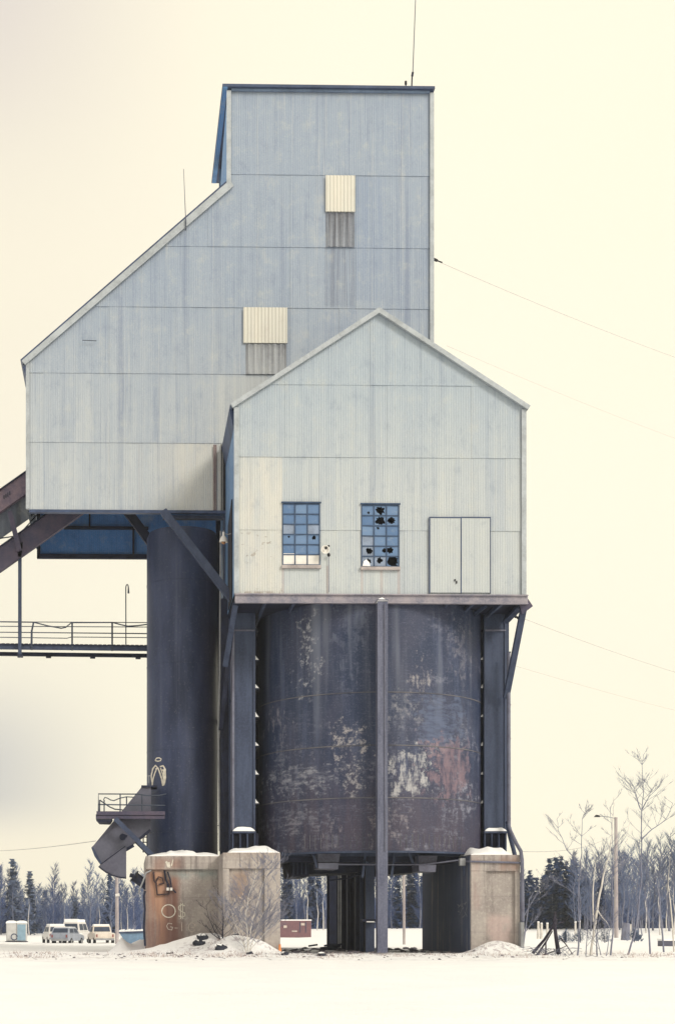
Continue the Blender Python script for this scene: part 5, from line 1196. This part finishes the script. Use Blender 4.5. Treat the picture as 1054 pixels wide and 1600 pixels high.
# ================================================================== VEHICLES AND SITE THINGS
M['car_pale'] = m_plain('pale_car_paint', (.66,.64,.63), .35, .1, 2); M['car_grey'] = m_plain('grey_blue_car_paint', (.30,.33,.40), .4, .15, 2)
M['car_tan'] = m_plain('tan_car_paint', (.66,.59,.52), .4, .15, 2); M['car_glass'] = m_plain('car_glass', (.05,.065,.10), .45, .2, 2, spec=.12); M['tail'] = m_plain('tail_lamp_red', (.24,.07,.07), .4, .1, 3)
def car(name, label, cat, px, py, Y, ang, body_prof, cab_prof, W, mat, L, snow, rear=True, bed=False):
    x = PX(px, Y); zg = G(x, Y); zg = P(px, py, Y).z if zg > P(px, py, Y).z else zg
    t = thing(name, (x, Y, zg), label, cat, 'vehicles parked at the edge of the left wood')
    def mesh(nm, m, mt, par=None, bev=0):
        me = bpy.data.meshes.new(nm); me.from_pydata([tuple(p) for p in m.v], [], m.f); me.materials.append(M[mt] if isinstance(mt, str) else mt); me.update()
        at = me.attributes.new('tint', 'FLOAT', 'FACE'); at.data.foreach_set('value', m.t)
        o = bpy.data.objects.new(nm, me); COL.objects.link(o); o.parent = par or t
        if bev: b = o.modifiers.new('bevel', 'BEVEL'); b.width = bev; b.segments = 2
        return o
    w = W/2
    m = MB(); m.prism([(a, -w, b) for a, b in body_prof], (0, W, 0)); body = mesh('body', m, mat, bev=.07)
    m = MB(); n = len(cab_prof); zmax = max(b for a, b in cab_prof); zmin = min(b for a, b in cab_prof)
    sh_ = lambda b: w*.97-.16*(b-zmin)
    vs = [(a, -sh_(b), b) for a, b in cab_prof]+[(a, sh_(b), b) for a, b in cab_prof]
    m.add(vs, [list(range(n)), list(range(2*n-1, n-1, -1))]+[(i, i+n, (i+1)%n+n, (i+1)%n) for i in range(n)]); cab = mesh('cabin', m, mat, bev=.05)
    # glazing: rear, front and side windows set proud of the cabin
    A, B, C, D = cab_prof      # rear-bottom, front-bottom, front-top, rear-top
    def pane(p0, p1, f0, f1, nm):
        m = MB(); a = Vector((p0[0],0,p0[1])); b = Vector((p1[0],0,p1[1])); k_ = (b-a).normalized(); nrm = Vector((-k_.z,0,k_.x)); 
        if nrm.dot(Vector((1 if p0[0] > 0 else -1,0,0))) < 0 and abs(nrm.x) > .2: nrm = -nrm
        lo_, hi_ = a.lerp(b, f0), a.lerp(b, f1); o_ = nrm*.015
        wl, wh = sh_(lo_.z)-.12, sh_(hi_.z)-.12
        m.add([Vector((lo_.x,-wl,lo_.z))+o_, Vector((lo_.x,wl,lo_.z))+o_, Vector((hi_.x,wh,hi_.z))+o_, Vector((hi_.x,-wh,hi_.z))+o_], [(0,1,2,3)]); mesh(nm, m, 'car_glass', cab)
    pane(A, D, .2, .85, 'rear_window'); pane(B, C, .15, .88, 'windscreen')
    for s in (-1, 1):
        m = MB(); f = lambda u, v: (A[0]+(B[0]-A[0])*u, A[1]) 
        for u0, u1 in ((.08,.48),(.53,.9)):
            q = []
            for u, v in ((u0,.18),(u1,.18),(u1,.82),(u0,.82)):
                lx = A[0]+(B[0]-A[0])*u; hx = D[0]+(C[0]-D[0])*u; lz = A[1]+(D[1]-A[1])*v
                q.append((lx+(hx-lx)*v, s*(sh_(lz)+.012), lz))
            m.add(q, [(0,1,2,3)])
        mesh('side_window', m, 'car_glass', cab)
    bx0 = min(a for a, b in body_prof); bx1 = max(a for a, b in body_prof)
    for sx_ in (bx0+.85, bx1-.9):
        for s in (-1, 1):
            m = MB().tube([(sx_, s*(w-.2), .34), (sx_, s*(w+.02), .34)], .34, 14); wh = mesh('wheel', m, 'rubber')
            m = MB().tube([(sx_, s*(w+.021), .34), (sx_, s*(w+.03), .34)], .19, 10); mesh('rim', m, 'galv', wh)
    for s in (-1, 1):
        m = MB().box((bx0-.03, s*(w-.2)-.07, .72), (bx0+.02, s*(w-.2)+.07, .98)); mesh('tail_light', m, 'tail')
        m = MB().box((bx1-.04, s*(w-.32)-.16, .68), (bx1+.03, s*(w-.32)+.16, .86)); mesh('headlight', m, 'white')
    m = MB().box((bx0-.08, -w*.92, .42), (bx0-.005, w*.92, .6)); mesh('bumper', m, 'galv')
    if bed:
        m = MB().box((bx0+.06, -w+.1, bed+.005), (A[0]-.05, w-.1, bed+.03)); mesh('bed_snow', m, 'snow')
        m = MB().box((bx0-.015, -w*.9, .66), (bx0-.002, w*.9, bed-.05)); mesh('tailgate', m, mat, body)
    # snow on roof and bonnet
    m = MB(); n = 7; r0, r1 = D[0]+.08, C[0]-.08
    for i in range(n):
        a = r0+(r1-r0)*i/n; b = r0+(r1-r0)*(i+1)/n; h = snow*rnd.uniform(.7,1.15); m.box((a, -sh_(D[1])+.05, D[1]-.005), (b, sh_(D[1])-.05, D[1]+h))
    mesh('roof_snow', m, 'snow', bev=.03)
    if B[0] < bx1-.4:
        m = MB().box((B[0]+.08, -w+.12, 1.0), (bx1-.25, w-.12, 1.07+snow*.4)); mesh('bonnet_snow', m, 'snow')
    t.rotation_euler = (0, 0, ang)
    return t
pick_b = [(-2.7,.5),(-2.7,1.05),(-.6,1.05),(-.6,1.05),(1.2,1.05),(2.5,1.0),(2.65,.85),(2.65,.45)]
van_b = [(-2.4,.4),(-2.45,1.05),(1.2,1.05),(2.3,.9),(2.4,.7),(2.4,.4)]
car('minivan', 'pale snow-roofed van at the left of the parked group, behind the grey car', 'van', 85, 1473.5, 150, R(101), van_b, [(-2.4,1.05),(1.25,1.05),(.4,1.75),(-2.2,1.75)], 1.85, 'car_pale', 4.8, .2)
car('suv', 'dark grey-blue car parked close beside the pale van', 'car', 106, 1476.5, 142, R(74), van_b, [(-2.3,1.05),(1.0,1.05),(.3,1.62),(-1.9,1.65)], 1.8, 'car_grey', 4.6, .06)
car('box_van', 'tall cream van buried in snow, between the grey car and the pickup', 'van', 120, 1473, 158, R(78), [(-2.6,.4),(-2.6,1.15),(1.5,1.15),(2.4,1.05),(2.5,.7),(2.5,.4)], [(-2.6,1.15),(1.6,1.15),(.9,2.15),(-2.5,2.15)], 1.95, 'car_pale', 5, .3)
car('pickup_truck', 'tan pickup truck seen from behind, parked left of the grey utility pole', 'pickup', 158, 1475.5, 146, R(99), [(-2.7,.5),(-2.7,1.1),(-.55,1.1),(1.1,1.1),(2.5,1.05),(2.65,.85),(2.65,.45)], [(-.75,1.1),(1.2,1.1),(.55,1.8),(-.55,1.8)], 1.95, 'car_tan', 5.3, .14, bed=1.1)
# portable toilets
def loo(px, col_door, col_body, label):
    Y = 168; x = PX(px, Y); z = P(px, 1472.5, Y).z; z = max(z, G(x, Y)-.05)
    t = thing('portable_toilet', (x, Y, z), label, 'toilet', 'portable toilets by the left wood')
    MB().box((x-.56, Y-.56, z+.14), (x+.56, Y+.56, z+2.15)).build('body', M[col_body], t, bevel=.05)
    MB().box((x-.46, Y-.6, z+.22), (x+.46, Y-.555, z+2.0)).build('door', M[col_door], t)
    MB().prism([(x-.62, Y-.62, z+2.13), (x+.62, Y-.62, z+2.13), (x+.5, Y-.62, z+2.36), (x+.2, Y-.62, z+2.44), (x-.2, Y-.62, z+2.44), (x-.5, Y-.62, z+2.36)], (0,1.24,0)).build('roof', M['snow'], t)
    MB().box((x-.66, Y-.7, z-.1), (x+.66, Y+.65, z+.13)).build('skid', M['steel_dark'], t)
    return t
M['loo_blue'] = m_plain('blue_plastic', (.24,.36,.46), .5, .12, 2); M['loo_grey'] = m_plain('grey_plastic', (.52,.52,.52), .5, .12, 2)
t = loo(18.5, 'loo_grey', 'loo_grey', 'pale grey portable toilet, the left one of the pair at the far left')
q = P(22.5,1464,166.8); MB().tube([q+Vector((.34*math.cos(a*.6), 0, .34*math.sin(a*.6))) for a in range(11)], .06, 6).build('hose_ring', M['steel'], t)
loo(34.5, 'loo_blue', 'loo_grey', 'portable toilet with a blue door, the right one of the pair')
# blue skip under snow, red container
Y = 112; t = thing('skip', P(210,1480,Y), 'blue open skip topped with snow, left of the rusty pier', 'skip')
M['skip'] = m_plain('blue_skip_paint', (.17,.27,.40), .5, .25, 1.2)
MB().prism([P(187,1458,Y), P(227,1456.5,Y), P(240,1482,Y), P(202,1482,Y)], (0,2.2,0)).build('hull', M['skip'], t)
MB().prism([P(186,1456,Y-.1), P(229,1454.5,Y-.1), P(229,1457,Y-.1), P(186,1458.5,Y-.1)], (0,2.4,0)).build('rim', M['steel'], t)
m = MB()
for i in range(9): a = 186+i*4.7; h = rnd.uniform(1.5,4); m.pprism([(a,1456-i*.16),(a+4.7,1455.9-i*.16),(a+4.5,1455.5-i*.16-h),(a+.4,1455.5-i*.16-h*rnd.uniform(.6,1))], Y-.05, Y+2.1)
m.build('snow_heap', M['snow'], t)
Y = 185; t = thing('shipping_container', P(462,1455,Y), 'faded red container with a snowy roof, seen left under the bin', 'container')
M['cont'] = m_plain('faded_red_paint', (.23,.12,.135), .6, .25, .8, c2=(.17,.10,.12))
zg = G(PX(462,Y), Y)
a, b = PX(418,Y), PX(486,Y); zt_ = P(460,1438.5,Y).z
MB().box((a,Y,zg-.1),(b,Y+2.4,zt_)).build('body', M['cont'], t)
MB().box((a-.05,Y-.05,zt_),(b+.05,Y+2.45,zt_+.14)).build('roof_snow', M['snow'], t)
m = MB()
for i in range(26): x = a+(b-a)*(i+.5)/26; m.box((x-.05,Y-.05,zg),(x+.05,Y-.003,zt_-.1))
m.build('ribs', M['cont'], t)
MB().pbox(468,1440,469,1457,Y-.08,Y-.055).pbox(477,1440,478,1457,Y-.08,Y-.055).build('door_bar', M['steel'], t)
MB().pbox(470,1442.5,476,1446,Y-.09,Y-.081).pbox(443,1446,448,1450,Y-.09,Y-.081).pbox(456,1454,464,1456,Y-.09,Y-.081).build('pale_patch', M['paint_thin'], t)
# grey-blue block on the snow at the right edge
Y = 95; zg = G(PX(1048,Y), Y); t = thing('concrete_block', P(1048,1480,Y), 'low grey-blue block topped with snow at the right edge of the picture', 'block')
a, b = PX(1034,Y), PX(1075,Y); z1_ = P(1045,1470,Y).z
MB().box((a,Y,zg-.2),(b,Y+.9,z1_)).build('block', M['chute'], t, bevel=.03)
MB().box((a-.03,Y-.03,z1_),(b+.03,Y+.93,z1_+.12)).build('snow_cap', M['snow'], t)

# ================================================================== CAMERA, SKY, SUN
cam = bpy.data.cameras.new('camera'); co = bpy.data.objects.new('camera', cam); COL.objects.link(co)
cam.sensor_fit = 'VERTICAL'; cam.sensor_height = 36; cam.lens = 36*F/1600
cam.shift_x = (527-CX0)/1600; cam.shift_y = (HY-800)/1600
cam.clip_end = 20000; cam.clip_start = .5
co.location = (0,0,EYE); co.rotation_euler = (math.pi/2, 0, -YAW)
S.camera = co
EL, AZ = R(32), R(140)     # sun to the right and behind the camera
W = bpy.data.worlds.new('World'); S.world = W; W.use_nodes = True; nt = W.node_tree; nt.nodes.clear()
out = nt.nodes.new('ShaderNodeOutputWorld'); bg = nt.nodes.new('ShaderNodeBackground'); nt.links.new(bg.outputs[0], out.inputs[0])
class WN(NT):
    def __init__(s, t): s.t = t; s._p = None
w = WN(nt)
sky = nt.nodes.new('ShaderNodeTexSky'); sky.sky_type = 'NISHITA'; sky.sun_disc = False; sky.sun_elevation = EL; sky.sun_rotation = AZ; sky.air_density = 1; sky.dust_density = 3
tc = nt.nodes.new('ShaderNodeTexCoord').outputs['Generated']; d = w.xyz(tc)
# an even high overcast: thin cream cloud over the clear sky, greyer on the left and in a low bank
n1 = w.noise(tc, (3,3,7), 5, .55); n2 = w.noise(tc, (1.2,1.2,9), 4, .5, (2,0,1))
side = w.sm(d[0], -.12, .16)
cloud = w.mix(side, (11.0,10.05,7.95), (12.1,11.3,8.9))
cloud = w.mix(w.sm(n1, .35, .7, 0, .3), cloud, (12.0,11.3,8.55))
cloud = w.mix(w.mul(w.mul(w.sm(d[0], .02, -.14), w.mul(w.sm(d[2], .05, .09), w.sm(d[2], .10, .19, 1, 0))), .9), cloud, (5.7,5.7,5.8))
cloud = w.mix(w.mul(w.mul(w.sm(d[0], .06, -.12), w.sm(d[2], .40, .56)), .85), cloud, (8.0,7.2,6.9))
skyc = w.mix(.88, sky.outputs[0], cloud)
nt.links.new(skyc, bg.inputs[0]); bg.inputs[1].default_value = .1
sun = bpy.data.lights.new('sun', 'SUN'); sun.energy = 2.3; sun.angle = R(20); sun.color = (1,.93,.82)
so = bpy.data.objects.new('sun', sun); COL.objects.link(so)
dirv = Vector((math.sin(AZ)*math.cos(EL), math.cos(AZ)*math.cos(EL), math.sin(EL)))
so.rotation_euler = dirv.to_track_quat('Z', 'Y').to_euler(); so.location = (20, -20, 60)
S.view_settings.view_transform = 'Standard'; S.view_settings.look = 'None'; S.view_settings.exposure = 0; S.view_settings.gamma = 1
S.view_settings.use_curve_mapping = False
hz = MB().box((-800,-55,-1.2), (900,420,75)); 
m_ = bpy.data.materials.new('cold_air'); m_.use_nodes = True; m_.node_tree.nodes.clear()
po = m_.node_tree.nodes.new('ShaderNodeOutputMaterial'); pv = m_.node_tree.nodes.new('ShaderNodeVolumePrincipled'); pv.inputs['Density'].default_value = .00035; pv.inputs['Color'].default_value = (.90,.95,1,1)
m_.node_tree.links.new(pv.outputs[0], po.inputs['Volume'])
hzo = hz.build('haze', m_, None); hzo['kind'] = 'stuff'; hzo['label'] = 'thin cold winter haze in the air over the snowfield'; hzo['category'] = 'haze'
S.cycles.max_bounces = 6
